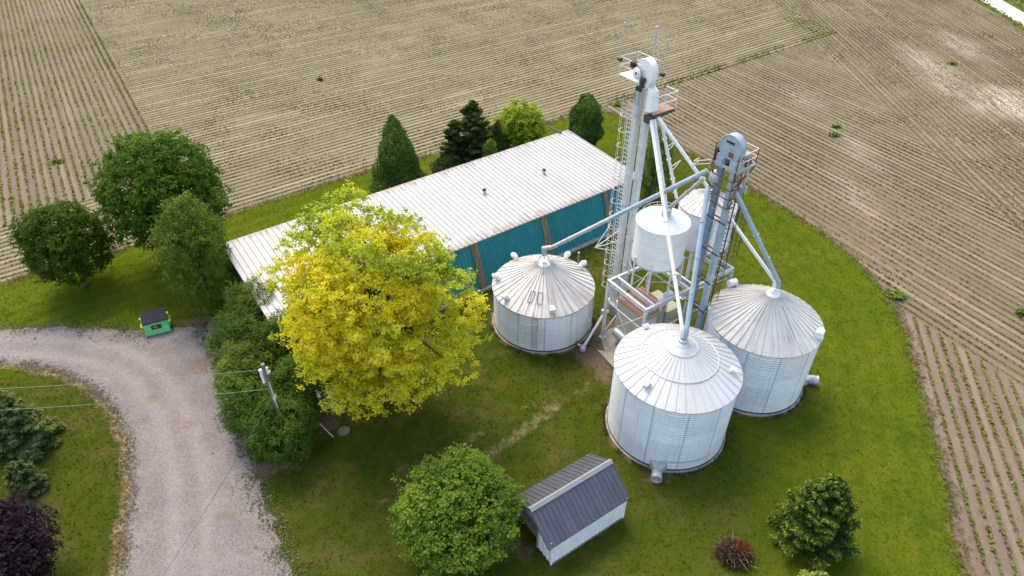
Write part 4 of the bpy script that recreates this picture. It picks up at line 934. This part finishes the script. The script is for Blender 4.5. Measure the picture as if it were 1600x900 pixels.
siding(B3(.1, -BAT, .12), B3(BL-.1, -BAT, .12), B3(.1, .06, BH-.08), B3(BL-.1, .06, BH-.08)).build('front_wall', M['teal'], t, barn_rc)
siding(B3(BL-.1, -BAT, .12), B3(BL-.1, BW-.1, .12), B3(BL-.1, .06, BH-.08), B3(BL-.1, BW-.1, BHB-.08)).build('side_wall', M['teal'], t, barn_rc2)
siding(B3(.1, BW-.1, .12), B3(.1, -BAT, .12), B3(.1, BW-.1, BHB-.08), B3(.1, .06, BH-.08)).build('side_wall', M['teal'], t, barn_rc2)
siding(B3(BL-.1, BW-.1, .12), B3(.1, BW-.1, .12), B3(BL-.1, BW-.1, BHB-.08), B3(.1, BW-.1, BHB-.08)).build('back_wall', M['teal'], t, barn_rc)
for a in Lx[1:-1]:
    b = MB(); n = unit(np.cross(BE1, B3(0, 0, BH)-B3(0, -BAT, 0)))
    for k in range(3): b.beam(B3(a-.21+k*.21, -BAT, .1)+n*.075, B3(a-.21+k*.21, .02, BH-.12)+n*.075, .18, .05, up=n)
    b.build('board_pilaster', M['boards'], t, barn_rc)
b = MB(); b.beam(B3(-.1, -BAT-.12, .08), B3(BL+.1, -BAT-.12, .08), .3, .22); b.build('foundation', M['concrete'], t)
# roof sheet with ribs
us = []; n = 78
for i in range(n):
    for f_, d_ in ((0, 0), (.72, 0), (.8, .05), (.92, .05)): us.append(((i+f_)/n, d_))
us.append((1, 0)); b = MB(); m = len(us); V = []
RF = lambda a, c: B3(a, c, BH+.02+(BHB-BH)*c/BW)
for c in (-.12, BW+.15):
    for u, d_ in us: V.append(RF(-.15+u*(BL+.3), c)+UP*d_)
b.add(V, [(i, i+1, m+i+1, m+i) for i in range(m-1)])
b.add([v-UP*.12 for v in V], [(i, m+i, m+i+1, i+1) for i in range(m-1)])
def roof_rc(V): q = V-BF; return np.stack([q@BE1, q@BE2, 0*V[:, 0]], 1)
rf = b.build('roof', M['barn_roof'], t, roof_rc)
b = MB(); b.beam(RF(-.16, -.13)-UP*.05, RF(BL+.16, -.13)-UP*.05, .04, .1); b.beam(RF(-.17, -.1)-UP*.03, RF(-.17, BW+.1)-UP*.03, .05, .14); b.beam(RF(BL+.17, -.1)-UP*.03, RF(BL+.17, BW+.1)-UP*.03, .05, .14); b.build('edge_trim', M['cap'], rf)
for x, y in ((-2.44, 50.75), (2.98, 54.43)):
    q = A3(x, y, 0)-BF; p = RF(q@BE1, q@BE2); b = MB(); b.tube([p, p+UP*.35], .11, 10); b.build('vent_pipe', M['galv'], rf)
    b = MB(); b.tube([p+UP*.35, p+UP*.5], [.2, .12], 10); rf_c = b.build('vent_cap', M['black'], rf)
b = MB(); b.beam(RF(BL-.9, BW-.1)+UP*.09, RF(BL-1.1, BW+1.7)+UP*.05, .3, .09); b.build('roof_plank', M['rust_dk'], t)

# ------------------------------------------------------------------ shed
SE1 = unit(A3(4.25, 2.84, 0)); SE2 = A3(-SE1[1], SE1[0], 0); SG = A3(2.11, 18.58, 0); SHL, SHW, SHE, SHR = 5.1, 3.35, 2.05, 3.3
H3 = lambda a, c, z=0.: SG+SE1*a+SE2*c+UP*z
t = thing('shed', 'small white shed with slate grey gable roof and pale ridge cap', 'shed', tuple(H3(0, 0)))
def srcA(V): q = V-SG; return np.stack([q@SE1, V[:, 2], 0*V[:, 0]], 1)
def srcB(V): q = V-SG; return np.stack([q@SE2, V[:, 2], 0*V[:, 0]], 1)
siding(H3(0, 0, .06), H3(SHL, 0, .06), H3(0, 0, SHE), H3(SHL, 0, SHE), .25, .03).build('side_wall', M['shed_siding'], t, srcA)
siding(H3(SHL, SHW, .06), H3(0, SHW, .06), H3(SHL, SHW, SHE), H3(0, SHW, SHE), .25, .03).build('side_wall', M['shed_siding'], t, srcA)
b = siding(H3(SHL, 0, .06), H3(SHL, SHW, .06), H3(SHL, 0, SHE), H3(SHL, SHW, SHE), .25, .03); b.add([H3(SHL, 0, SHE), H3(SHL, SHW, SHE), H3(SHL, SHW/2, SHR)], [(0, 1, 2)]); b.build('end_wall', M['shed_siding'], t, srcB)
b = siding(H3(0, 1.2, .06), H3(0, 0, .06), H3(0, 1.2, SHE), H3(0, 0, SHE), .25, .03)
b.add([H3(0, SHW, SHE), H3(0, 0, SHE), H3(0, SHW/2, SHR)], [(0, 1, 2)]); b.build('end_wall', M['shed_siding'], t, srcB)
b = MB(); b.add([H3(.25, 3.3, .06), H3(.25, 1.15, .06), H3(.25, 1.15, SHE), H3(.25, 3.3, SHE)], [(0, 1, 2, 3)]); b.build('back_partition', M['wood'], t)
b = MB(); b.beam(H3(-.04, 1.2, .05), H3(-.04, 1.2, SHE), .08, .08, up=SE1); b.beam(H3(-.04, SHW-.06, .05), H3(-.04, SHW-.06, SHE), .1, .1, up=SE1); b.beam(H3(-.04, -.02, SHE+.02), H3(-.04, SHW, SHE+.02), .07, .14); b.build('door_frame', M['cap'], t)
for a, c0 in ((-.02, -.03), (SHL+.02, -.03), (SHL+.02, SHW+.03)): b = MB(); b.beam(H3(a, c0, .06), H3(a, c0, SHE-.02), .09, .09, up=SE1); b.build('corner_trim', M['shed_siding'], t, srcA)
b = MB(); n = unit(SE2*-1); b.beam(H3(0, -.04, .03), H3(SHL, -.04, .03), .07, .1); b.build('sill', M['wood'], t)
b = MB()
ov = .16; sl_ = (SHR-SHE)/(SHW/2)
for sgn in (0, 1):
    us = []; n = 19
    for i in range(n):
        for f_, d_ in ((0, 0), (.74, 0), (.80, .045), (.92, .045)): us.append(((i+f_)/n, d_))
    us.append((1, 0)); m = len(us); ce = -ov if sgn == 0 else SHW+ov; ze = SHE-ov*sl_+.03
    V = [H3(-.28+u*(SHL+.5), ce, ze+d_) for u, d_ in us]+[H3(-.28+u*(SHL+.5), SHW/2, SHR+.03+d_) for u, d_ in us]
    f_ = [(i, i+1, m+i+1, m+i) for i in range(m-1)]; f_ = f_ if sgn == 0 else [q[::-1] for q in f_]
    b.add(V, f_); b.add([v-UP*.05 for v in V], [q[::-1] for q in f_])
rf = b.build('roof', M['shed_roof'], t, srcA)
b = MB(); V = []
for a in (-.3, SHL+.24):
    V += [H3(a, SHW/2-.17, SHR+.09-.17*sl_), H3(a, SHW/2, SHR+.12), H3(a, SHW/2+.17, SHR+.09-.17*sl_), H3(a, SHW/2, SHR-.02)]
b.add(V, [(0, 4, 5, 1), (1, 5, 6, 2), (2, 6, 7, 3), (3, 7, 4, 0), (0, 1, 2, 3), (4, 7, 6, 5)]); b.build('ridge_cap', M['cap'], rf)
for a in (-.3, SHL+.24):
    b = MB()
    for c0 in (-ov, SHW+ov): b.beam(H3(a, c0, SHE-ov*sl_-.03), H3(a, SHW/2, SHR-.02), .03, .1)
    b.build('gable_trim', M['shed_roof'], rf, srcA)

# ------------------------------------------------------------------ green waste container
g0 = A3(-27.78, 36.75, 0); ang = math.degrees(math.atan2(.68, 1.56)); ga = math.radians(ang); G1 = A3(math.cos(ga), math.sin(ga), 0); G2 = A3(-math.sin(ga), math.cos(ga), 0)
t = thing('waste_container', 'mint green waste container with ribbed dark lid at the gravel edge', 'container', tuple(g0))
W_, Dp, hf, hb = 1.72, 1.25, 1.0, 1.35; G3 = lambda a, c, z: g0+G1*a+G2*c+UP*z
b = MB(); V = [G3(0, .0, .08), G3(W_, .0, .08), G3(W_, Dp, .08), G3(0, Dp, .08), G3(0, .22, hf), G3(W_, .22, hf), G3(W_, Dp, hb), G3(0, Dp, hb)]
b.add(V, [(0, 3, 2, 1), (0, 1, 5, 4), (1, 2, 6, 5), (2, 3, 7, 6), (3, 0, 4, 7), (4, 5, 6, 7)])
for z, o in ((.1, .0), (hf-.05, .2)): b.beam(G3(-.03, o-.03, z), G3(W_+.03, o-.03, z), .07, .07)
b.build('body', M['green_bin'], t)
b = MB(); sv = unit(G3(0, Dp, hb)-G3(0, .2, hf)); nn = unit(np.cross(G1, sv)); c = (G3(W_/2, .2, hf)+G3(W_/2, Dp, hb))/2+nn*.04; b.obox(c, (G1, sv, nn), (W_/2+.03, .58, .03))
for k in range(11): b.obox(G3(.08+k*(W_-.16)/10, .72, (hf+hb)/2)+nn*.095, (G1, sv, nn), (.03, .54, .025))
b.build('lid', M['lid'], t)
fn = unit(A3(*(-G2))*.97+UP*.23); fu = unit(np.cross(G1*-1, fn)); fu = fu if fu[2] > 0 else -fu
b = MB(); fc = G3(W_*.5, .13, .63)+fn*.012; b.obox(fc, (G1, fu, fn), (.36, .17, .006)); pl = b.build('label_plate', M['black'], t)
b = MB()
for k, (x, y, r_) in enumerate(((-.2, .02, .03), (-.14, -.04, .03), (-.08, .0, .03), (-.03, .06, .04), (.04, .02, .02), (.1, -.02, .02), (-.03, -.03, .03))): b.obox(fc+G1*x+fu*y+fn*.011, (unit(G1+fu*.3*(k % 3-1)), unit(fu-G1*.3*(k % 3-1)), fn), (r_*1.5, r_*.6, .004))
b.build('label_mark', M['lime'], pl)
for x in (-.09, W_+.09):
    b = MB(); b.obox(G3(x, .55, .75), (G1, G2, UP), (.09, .35, .1)); b.obox(G3(x, .72, 1.1), (G1, G2, UP), (.05, .1, .2)); b.build('fork_pocket', M['lime'], t)
b = MB()
for x in (.15, W_-.15):
    for c in (.18, Dp-.15): b.tube([G3(x-.04, c, .06), G3(x+.04, c, .06)], .06, 10)
b.build('wheel', M['black'], t)

# ------------------------------------------------------------------ power pole and wires
PX = A3(-14.1, 26.35, 0)
t = thing('power_pole', 'grey wooden power pole rising out of the cedar hedge', 'power pole', tuple(PX))
b = MB(); b.tube([PX, PX+UP*7.55], [.16, .115], 12); b.build('pole', M['wood'], t)
b = MB(); b.tube([PX+A3(-.22, -.05, 6.1), PX+A3(-.22, -.05, 7.15)], .09, 12); b.tube([PX+A3(.17, -.02, 6.8), PX+A3(.17, -.02, 7.3)], .07, 10); b.build('insulator', M['white_paint'], t)
b = MB(); b.tube([PX+A3(.1, -.11, 3.2), PX+A3(.08, -.1, 6.2)], .035, 8); b.tube([PX+A3(.1, -.13, 5.1), PX+A3(.3, -.25, 5.35), PX+A3(.28, -.2, 5.0)], .03, 6); b.obox(PX+A3(.12, -.16, 4.9), (A3(1, 0, 0), A3(0, 1, 0), UP), (.07, .06, .12)); b.build('conduit', M['pvc'], t)
b = MB(); b.box(PX+A3(0, -.02, 6.95), (.62, .09, .09)); b.build('bracket', M['galv'], t)
def wire(p, q, sag, r, mat, label):
    p = np.array(p, float); q = np.array(q, float); b = MB(); b.tube([p*(1-k)+q*k-UP*sag*4*k*(1-k) for k in np.linspace(0, 1, 24)], r, 5); tag(b.build('overhead_wire', M[mat]), label, 'wire', 'overhead wires at the power pole')
wire(PX+A3(-.15, 0, 7.1), (-43, 24.6, 6.9), .5, .012, 'galv_wire', 'upper pale wire running left from the pole top above the driveway')
wire(PX+A3(-.1, 0, 5.5), (-43, 24.2, 5.3), .45, .012, 'galv_wire', 'lower pale wire running left from mid pole above the driveway')
wire(PX+A3(-.05, -.1, 4.9), (-18.2, 11.5, 3.2), .5, .012, 'dark_wire', 'thin dark wire sagging from pole towards the bottom of the gravel drive')

# ------------------------------------------------------------------ odds and ends on the grass
b = MB(); b.tube([(-12.67, 28.3, .06), (-11.57, 27.2, .07)], .045, 8); tag(b.build('white_pole', M['pvc']), 'pale pole lying on the bare ground beside the cedar hedge', 'pole')
b = MB(); b.lathe((-11.0, 27.75, 0), [(.42, 0), (.38, .05), (.3, .08)], 9, 0, False, captop=True); tag(b.build('flat_stone', M['stone']), 'flat grey stone on the ground under the golden maple', 'stone')
t = thing('metal_cabinet', 'white metal cabinet half hidden behind the golden leaves by the hedge', 'cabinet', (-12.5, 29.9, 0))
b = MB(); b.box((-12.5, 29.9, .7), (.9, .7, 1.3), 20); b.build('body', M['white_paint'], t)
b = MB(); b.box((-12.5, 29.9, 1.4), (1.02, .82, .08), 20); b.build('lid', M['galv'], t)
b = MB(); b.box((-12.38, 29.55, .7), (.6, .03, .9), 20); b.build('door', M['cap'], t)

# ------------------------------------------------------------------ trees
def rdir(n, up=0.0):
    v = rng.normal(0, 1, (n, 3)); v[:, 2] += up; return unit(v)
def trunk_obj(t, base, top, r0, limbs, rl=.35, mat='bark'):
    base = np.array(base, float); top = np.array(top, float); b = MB(); k = np.linspace(0, 1, 7)
    pts = [base+(top-base)*q+A3(*(rng.normal(0, .06, 2)), 0)*(q > 0)*np.linalg.norm(top-base)*.15 for q in k]
    b.tube(pts, [r0*1.35]+[r0*(1-.6*q) for q in k[1:]], 10); b.build('trunk', M[mat], t); 
    if not len(limbs): return
    b = MB()
    for L in limbs:
        q = rng.uniform(.35, .95); s = base+(top-base)*q; L = np.array(L, float); m = (s+L)/2+A3(*rng.normal(0, .15, 3))-UP*.0
        b.tube([s, m, L], [r0*rl*(1.15-q*.5), r0*rl*.6, r0*rl*.2], 7)
    b.build('limbs', M[mat], t)
def broadleaf(label, x, y, zc, rx, rz, cols, nleaf, leaf, nlobe=34, lobe=.42, bump=.12, group=None, extra=(), colfn=None, cat='tree', name='round_tree', trunk=.22, clump=.3, ry=None, cx=None, cy=None, skirt=-.9, base_z=0, up=.25, flat=.7, mat=None, vert=0, dens=13, cone=0, tight=0, nlimb=11):
    t = thing(name, label, cat, (x, y, base_z), group); c = A3(x if cx is None else cx, y if cy is None else cy, zc); R = A3(rx, ry or rx, rz)
    u = rdir(nlobe*3, .15); u = u[u[:, 2] > skirt][:nlobe]
    # spread lobes evenly over the envelope
    for _ in range(12):
        dd = u[:, None]-u[None]; q = (dd**2).sum(-1)+.02; f = (dd/q[..., None]**1.5).sum(1); u = unit(u+.02*f*np.array((1, 1, .8))); u[:, 2] = np.maximum(u[:, 2], skirt); u = unit(u)
    lr = lobe*rng.uniform(.7, 1.25, len(u)); sc = rng.uniform(1-bump*1.6, 1+bump, len(u))
    LC = c+u*R*(sc*(1-lr*.72))[:, None]; LR = (lr*min(rx, rz)*.5+lr*max(rx, rz)*.5)
    if cone:
        f = np.clip((zc+rz-LC[:, 2])/(2*rz), 0, 1); LC[:, :2] = c[:2]+(LC[:, :2]-c[:2])*((1-cone)+cone*(.22+1.15*f))[:, None]; LR = LR*((1-cone)+cone*(.4+.85*f))
    for ex in extra: LC = np.vstack([LC, ex[:3]]); LR = np.append(LR, ex[3])
    nl = len(LC); area = LR**2; per = np.maximum((nleaf*area/area.sum()).astype(int), 20); P = []; N = []; T = []
    lobe_t = rng.random(nl); LZ = A3(.86, .86, 1.4) if vert else A3(1, 1, .85)
    for i in range(nl):
        m = max(6, int(per[i]/dens)); d = rdir(m, .35); rr = LR[i]*(.62+.18*tight+(.45-.2*tight)*rng.random(m)**.6)*(1+(.16-.1*tight)*rng.normal(0, 1, m))
        rr = rr*np.where(rng.random(m) < .14*(1-tight), rng.uniform(1.12, 1.34, m), 1); cc = LC[i]+d*rr[:, None]*LZ
        j = rng.integers(0, m, per[i]); off = rng.normal(0, clump*.5, (per[i], 3))*A3(1, 1, flat)
        P.append(cc[j]+off); N.append(unit(d[j]+off*.8+A3(0, 0, up))); T.append(np.clip(.45*lobe_t[i]+.35*rng.random(m)[j]+.25*rng.random(per[i]), 0, 1))
    P = np.vstack(P); N = np.vstack(N); T = np.concatenate(T)
    d = np.full(len(P), 9.)
    for i in range(nl): d = np.minimum(d, np.linalg.norm((P-LC[i])/LZ, axis=1)/LR[i])
    k = (d > .55) & (P[:, 2] > base_z+.15); P, N, T = P[k], N[k], T[k]
    n = len(P); V = leaves(P, N, np.full(n, leaf), np.full(n, leaf*(.72 if not vert else .36)), .2, .5 if not vert else .38, droop=(N*A3(1, 1, 0)+UP*vert) if vert else None)
    if colfn is None: C = np.array(cols[0])*(1-T[:, None])+np.array(cols[1])*T[:, None]
    else: C = colfn(P, T)
    C = C*rng.uniform(.85, 1.15, (n, 1))*(1.45 if colfn is None else 1); quads_object('crown', V, C, mat or LEAF, t)
    sel = rng.choice(nl, min(nl, nlimb), False)
    trunk_obj(t, (x, y, base_z-.05), c+A3(0, 0, rz*.35), trunk, [LC[i] for i in sel])
    return t
def conifer(label, x, y, h, r, cols, n, leaf, shape='oval', group=None, name='cedar_tree', cat='tree', lean=(0, 0), lumps=9, lump_amp=.22, spread=1., base_z=0, spray=2.1):
    """dense upright evergreen: sprays over a lumpy column"""
    t = thing(name, label, cat, (x, y, base_z), group)
    z = rng.random(int(n*1.5))**.92; a = rng.uniform(0, 2*PI, len(z))
    if shape == 'cone': pr = (1-z)**.8*(.25+.75*np.minimum(1, z/.1))+.03
    elif shape == 'oval': pr = np.sqrt(np.clip(1-((z-.36)/.65)**2, 0, 1))*np.minimum(1, .55+z*1.6)
    else: pr = np.sqrt(np.clip(1-((z-.42)/.6)**2, 0, 1))
    keep = rng.random(len(z)) < pr+.06; z, a, pr = z[keep][:n], a[keep][:n], pr[keep][:n]
    la = rng.uniform(0, 2*PI, lumps*7); lz = rng.random(lumps*7); ls = rng.uniform(-.6, 1, lumps*7); bump = np.zeros(len(z))
    for q in range(len(la)):
        da = np.abs((a-la[q]+PI) % (2*PI)-PI)*np.maximum(pr, .25); bump += ls[q]*np.exp(-(da/.32)**2-((z-lz[q])*h/r/.34)**2)
    depth = rng.random(len(z))**2.0
    rr = r*pr*(1+lump_amp*np.clip(bump, -1, 1.6))*(1-.32*depth)
    lz0 = np.array(lean); P = np.column_stack([x+rr*np.cos(a)+lean[0]*z, y+rr*np.sin(a)+lean[1]*z, base_z+.1+z*h*(1+.04*np.clip(bump, -1, 1.5)*(z > .75))])
    P += rng.normal(0, .05, P.shape)
    out = np.column_stack([np.cos(a), np.sin(a), np.full(len(a), .55)]); dirv = unit(out*A3(1, 1, 0)+UP*.9)
    V = leaves(P, unit(out), np.full(len(P), leaf*spray*.6), np.full(len(P), leaf*.62), .12, .55, droop=dirv)
    cl = np.clip(.5+.35*np.clip(bump, -1, 1.5)*.5+rng.normal(0, .22, len(z)), 0, 1)[:, None]
    C = np.array(cols[0])*(1-cl)+np.array(cols[1])*cl
    quads_object('crown', V, C*rng.uniform(1.3, 1.8, (len(P), 1)), NEEDLE, t)
    b = MB(); b.tube([(x, y, base_z-.05), (x+lean[0]*.8, y+lean[1]*.8, base_z+h*.85)], [max(.1, r*.08), .03], 8); b.build('trunk', M['bark'], t)
    return t
def spruce(label, x, y, h, r, cols, nb, leaf, name='spruce_tree', tip=None, base_z=0, irr=.23):
    t = thing(name, label, 'tree', (x, y, base_z)); P = []; N = []; Dv = []; C = []; b = MB()
    for i in range(nb):
        f = (i+.5)/nb; z = h*(.06+.92*f**1.05); L = r*(1-f)**.72*rng.uniform(.95-irr, .95+irr)+.12; a = i*2.399+rng.normal(0, .25); d = A3(math.cos(a), math.sin(a), 0)
        up_ = .15+.55*f; s = A3(x, y, base_z+z); e = s+d*L+UP*L*(up_-.25); b.tube([s, s+d*L*.5+UP*L*(up_-.3)*.5, e], [.035, .025, .008], 5)
        m = int(50+170*L); q = rng.random(m)**.65; sidev = np.cross(UP, d); w_ = rng.normal(0, .19, m)*L*(1.05-q*.75)
        p = s+np.outer(q*L, d)+np.outer(w_, sidev)+np.outer(q*L*(up_-.3)*1.+q**3*L*.12+rng.normal(.0, .05, m), UP)
        P.append(p); N.append(np.tile(UP+d*.5, (m, 1))+rng.normal(0, .2, (m, 3))); Dv.append(d+sidev*(np.sign(w_)*.7)[:, None]+UP*.35)
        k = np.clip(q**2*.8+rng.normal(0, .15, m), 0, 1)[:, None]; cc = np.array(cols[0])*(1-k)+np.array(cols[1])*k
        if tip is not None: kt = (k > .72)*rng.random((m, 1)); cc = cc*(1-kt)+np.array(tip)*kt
        C.append(cc)
    P = np.vstack(P); n = len(P)
    V = leaves(P, np.vstack(N), np.full(n, leaf*1.35), np.full(n, leaf*.36), .1, .4, droop=np.vstack(Dv)); quads_object('crown', V, np.vstack(C)*rng.uniform(1.3, 1.8, (n, 1)), NEEDLE, t)
    b.tube([(x, y, base_z-.05), (x, y, base_z+h*.97)], [r*.06+.05, .02], 8); b.build('trunk', M['bark'], t); return t

DG = ((.028, .062, .015), (.072, .125, .028)); MG = ((.035, .058, .013), (.085, .115, .026)); CG2 = ((.02, .052, .012), (.062, .115, .022)); CG = ((.022, .05, .014), (.05, .095, .02))
broadleaf('dark green round tree at the far left between lawn and field', -35.7, 43.2, 4.1, 3.05, 3.4, ((.026, .058, .009), (.066, .112, .014)), 40000, .2, 56, .36, .1, 'big round trees', name='round_tree', skirt=-1, dens=14, tight=.6)
broadleaf('largest deep green round tree behind the left end of the barn', -28.81, 47.35, 6.3, 4.4, 4.6, ((.026, .074, .010), (.082, .162, .020)), 66000, .23, 70, .34, .1, 'big round trees', skirt=-1, dens=15, tight=.6, extra=[(-24.2, 46.3, 6.0, .9), (-31.0, 49, 9.8, 1.2), (-27.4, 49, 10.0, 1.2)])
# golden maple: its leaves are yellow on the yard side and still green on the barn side
def gold(P, T):
    q = (P[:, 1]-30.3)*.62+(P[:, 2]-8.3)*.78+.18*np.maximum(0, -9.5-P[:, 0])
    k = np.clip(.52+(q-1.9)*.155+.8*(T-.5)+rng.normal(0, .13, len(T))+.75*fbm(P[:, 0]+P[:, 2]*.5, P[:, 1]+P[:, 2], 2.6, 91), 0, 1)[:, None]
    t = T[:, None]; ye = np.array((.64, .56, .03))*(1-t)+np.array((.86, .80, .08))*t; gr = np.array((.22, .31, .03))*(1-t)+np.array((.56, .64, .08))*t
    return ye*(1-k)+gr*k
rim = [(-6.04, 33, 13.3), (-4.15, 32, 12.0), (-3.8, 31.5, 11.1), (-2.45, 30.5, 10.2), (-1.54, 30, 8.3), (-2.54, 29, 6.2), (-2.54, 28, 4.7), (-5.9, 27, 3.5), (-7.4, 26.5, 2.9), (-10.95, 27, 2.4), (-12.75, 28.5, 4.2), (-14, 30, 6.6),
       (-13.9, 31, 8.3), (-15.1, 32.5, 9.7), (-13.95, 33.5, 11.4), (-12.45, 34, 12.7), (-10, 34.5, 14.2), (-7.7, 34, 13.4), (-4.3, 27.6, 4.2), (-9, 26.6, 2.8), (-1.9, 29.4, 7.2), (-11.3, 34.3, 13.4)]
MC = A3(-8.6, 30.6, 8.4); rim = [tuple(A3(*q)-unit(A3(*q)-MC)*1.15)+(1.2,) for q in rim]
broadleaf('big golden yellow maple with greener top in front of the barn', -8.6, 31.0, 8.3, 4.7, 5.5, None, 112000, .18, 52, .29, .17, None, colfn=gold, name='maple_tree', trunk=.34, clump=.27, cx=-8.8, cy=30.8, flat=.55, dens=24, nlimb=30, extra=rim)
# evergreens
def cedar(lb, x, y, h, r, cols, n, leaf, nlobe, lobe, group=None, cat='tree', extra=(), cone=0, name='cedar_tree'):
    return broadleaf(lb, x, y, h*.5, r, h*.5, cols, n, leaf, nlobe, lobe, .2, group, extra, name=name, trunk=.14, clump=.26, flat=1.2, mat=NEEDLE, vert=1.0, skirt=-.97, up=.35, cone=cone, tight=.9)
cedar('broad olive green cedar beside the left end of the barn', -23.9, 40.3, 9.8, 2.25, ((.028, .060, .010), (.10, .15, .022)), 40000, .23, 60, .36, None, extra=[(-24.6, 41.0, 8.4, .9), (-23.0, 40.3, 7.6, .9), (-24.4, 39.4, 5.2, .9), (-23.2, 39.0, 2.8, 1.0)])
hedge = [(-18.9, 36.7, 4.9, 1.9, 'hedge cedar nearest the barn roof corner, first of the row'), (-18.9, 33.2, 4.6, 1.9, 'hedge cedar on the driveway side, above the upper wire'), (-17.6, 30.4, 4.4, 1.95, 'hedge cedar on the driveway side, between the two pale wires'),
         (-16.5, 28.2, 4.3, 2.0, 'hedge cedar left of the power pole, crossed by the dark wire'), (-14.3, 26.3, 3.9, 2.15, 'hedge cedar at the front end of the hedge, directly below the power pole'), (-15.6, 33.2, 4.8, 1.9, 'hedge cedar tucked against the golden maple, behind the power pole'), (-13.7, 29.6, 4.4, 1.9, 'hedge cedar right of the power pole, under golden leaves')]
for i, (x, y, h, r, lb) in enumerate(hedge):
    cedar(lb, x, y, h, r, ((.032, .060, .012), (.10, .14, .024)) if i in (0, 2) else ((.022, .056, .011), (.075, .13, .02)), 21000, .18, 36, .42, 'cedars of the hedge')
conifer('dark pointed conical cedar alone behind the barn roof', -11.2, 57.9, 7.9, 2.4, CG2, 13000, .22, 'cone', None, 'conical_cedar', lump_amp=.3, lumps=22)
spruce('ragged dark juniper with a tall spiky top behind the barn', -4.0, 62.7, 8.0, 2.7, ((.022, .038, .012), (.06, .08, .02)), 120, .3, 'juniper_tree', irr=.5)
spruce('slimmer dark juniper spire at the left shoulder of the ragged juniper', -5.9, 62.0, 6.2, 1.7, ((.022, .038, .012), (.06, .08, .02)), 80, .28, 'juniper_tree', irr=.5)
conifer('low dark juniper bough spreading at the foot of the ragged juniper', -6.6, 60.6, 3.0, 1.5, ((.02, .034, .011), (.048, .062, .018)), 5000, .17, 'oval', None, 'juniper_bush', 'shrub', lump_amp=.4)
conifer('dark juniper between the ragged juniper and the vine-covered tree', -1.6, 63.4, 5.3, 1.7, ((.022, .036, .012), (.06, .08, .02)), 7000, .18, 'cone', None, 'juniper_tree', lump_amp=.4)
broadleaf('bright yellow-green tree smothered in vines behind the barn roof', .9, 65.9, 3.5, 2.5, 3.1, ((.09, .16, .015), (.27, .33, .03)), 17000, .24, 34, .4, .16, None, name='vine_tree')
conifer('green vine bush hanging over the barn back eave under the juniper', -2.2, 60.6, 4.7, .8, ((.06, .12, .015), (.13, .2, .02)), 2600, .2, 'oval', None, 'vine_bush', 'shrub', lump_amp=.3)
conifer('dark dense oval cedar at the back right corner of the barn', 7.9, 67.0, 6.3, 1.55, CG2, 10000, .24, 'oval', None, 'oval_cedar', lump_amp=.35, lumps=16)
cedar('dark green cedar at the barn end behind the tall white elevator', 13.9, 57.6, 7.6, 1.75, CG2, 12000, .22, 40, .36, cone=.5, name='oval_cedar')
broadleaf('bright green round bushy tree left of the grey-roofed shed', -2.85, 20.0, 3.0, 3.2, 2.5, ((.05, .11, .016), (.17, .26, .035)), 50000, .17, 74, .31, .12, None, name='round_tree', cat='tree', clump=.24, skirt=-.8, dens=15)
spruce('young spruce with pale green tips on the lawn at lower right', 16.7, 20.1, 5.5, 1.95, ((.013, .033, .008), (.045, .078, .013)), 230, .17, 'spruce_tree', (.17, .215, .035), irr=.4)
spruce('tip of a pale green young conifer at the bottom right frame edge', 15.6, 16.6, 2.3, 1.2, ((.05, .09, .02), (.15, .2, .04)), 60, .2, 'young_conifer', (.24, .3, .07))
spruce('blue-green spreading spruce at the left edge inside the drive loop', -30.9, 26.6, 5.0, 1.8, ((.03, .055, .018), (.095, .13, .04)), 200, .19, 'blue_spruce', (.15, .19, .07))
spruce('small blue-green spruce low at the left edge above the purple tree', -29.0, 23.4, 2.3, 1.1, ((.026, .05, .018), (.085, .115, .038)), 80, .19, 'blue_spruce')
broadleaf('dark purple-leaved maple in the lower left corner', -25.7, 17.4, 3.2, 2.25, 2.7, ((.018, .011, .017), (.05, .028, .042)), 22000, .2, 40, .36, .14, None, name='purple_maple', trunk=.16)
# brush pile
t = thing('brush_pile', 'heap of cut branches with dry red-brown needles on the lawn', 'brush pile', (12.15, 19.05, 0)); b = MB(); c = A3(12.15, 19.1, 0)
for k in range(75):
    p = c+A3(*(rng.normal(0, (.36, .3), 2)), rng.uniform(.08, .55)); d = rdir(1, -.1)[0]*A3(1, 1, .55); L = rng.uniform(.35, 1.0); q = p+d*L; q[2] = max(q[2], .03); b.tube([p, (p+q)/2+rng.normal(0, .05, 3), q], [.03, .02, .008], 5)
b.build('branches', M['wood'], t)
n = 6500; P = c+np.column_stack([rng.normal(0, .37, n), rng.normal(0, .3, n), np.abs(rng.normal(.25, .26, n))]); T = rng.random(n)[:, None]; C = np.array((.055, .034, .022))*(1-T)+np.array((.17, .11, .07))*T
q = (P[:, 0] > 12.1) & (P[:, 1] > 18.9); C[q] = (np.array((.12, .03, .018))*(1-T)+np.array((.27, .085, .045))*T)[q]
quads_object('dry_needles', leaves(P, rdir(n, .5), np.full(n, .18), np.full(n, .07), .1, .5), C, LEAF, t)
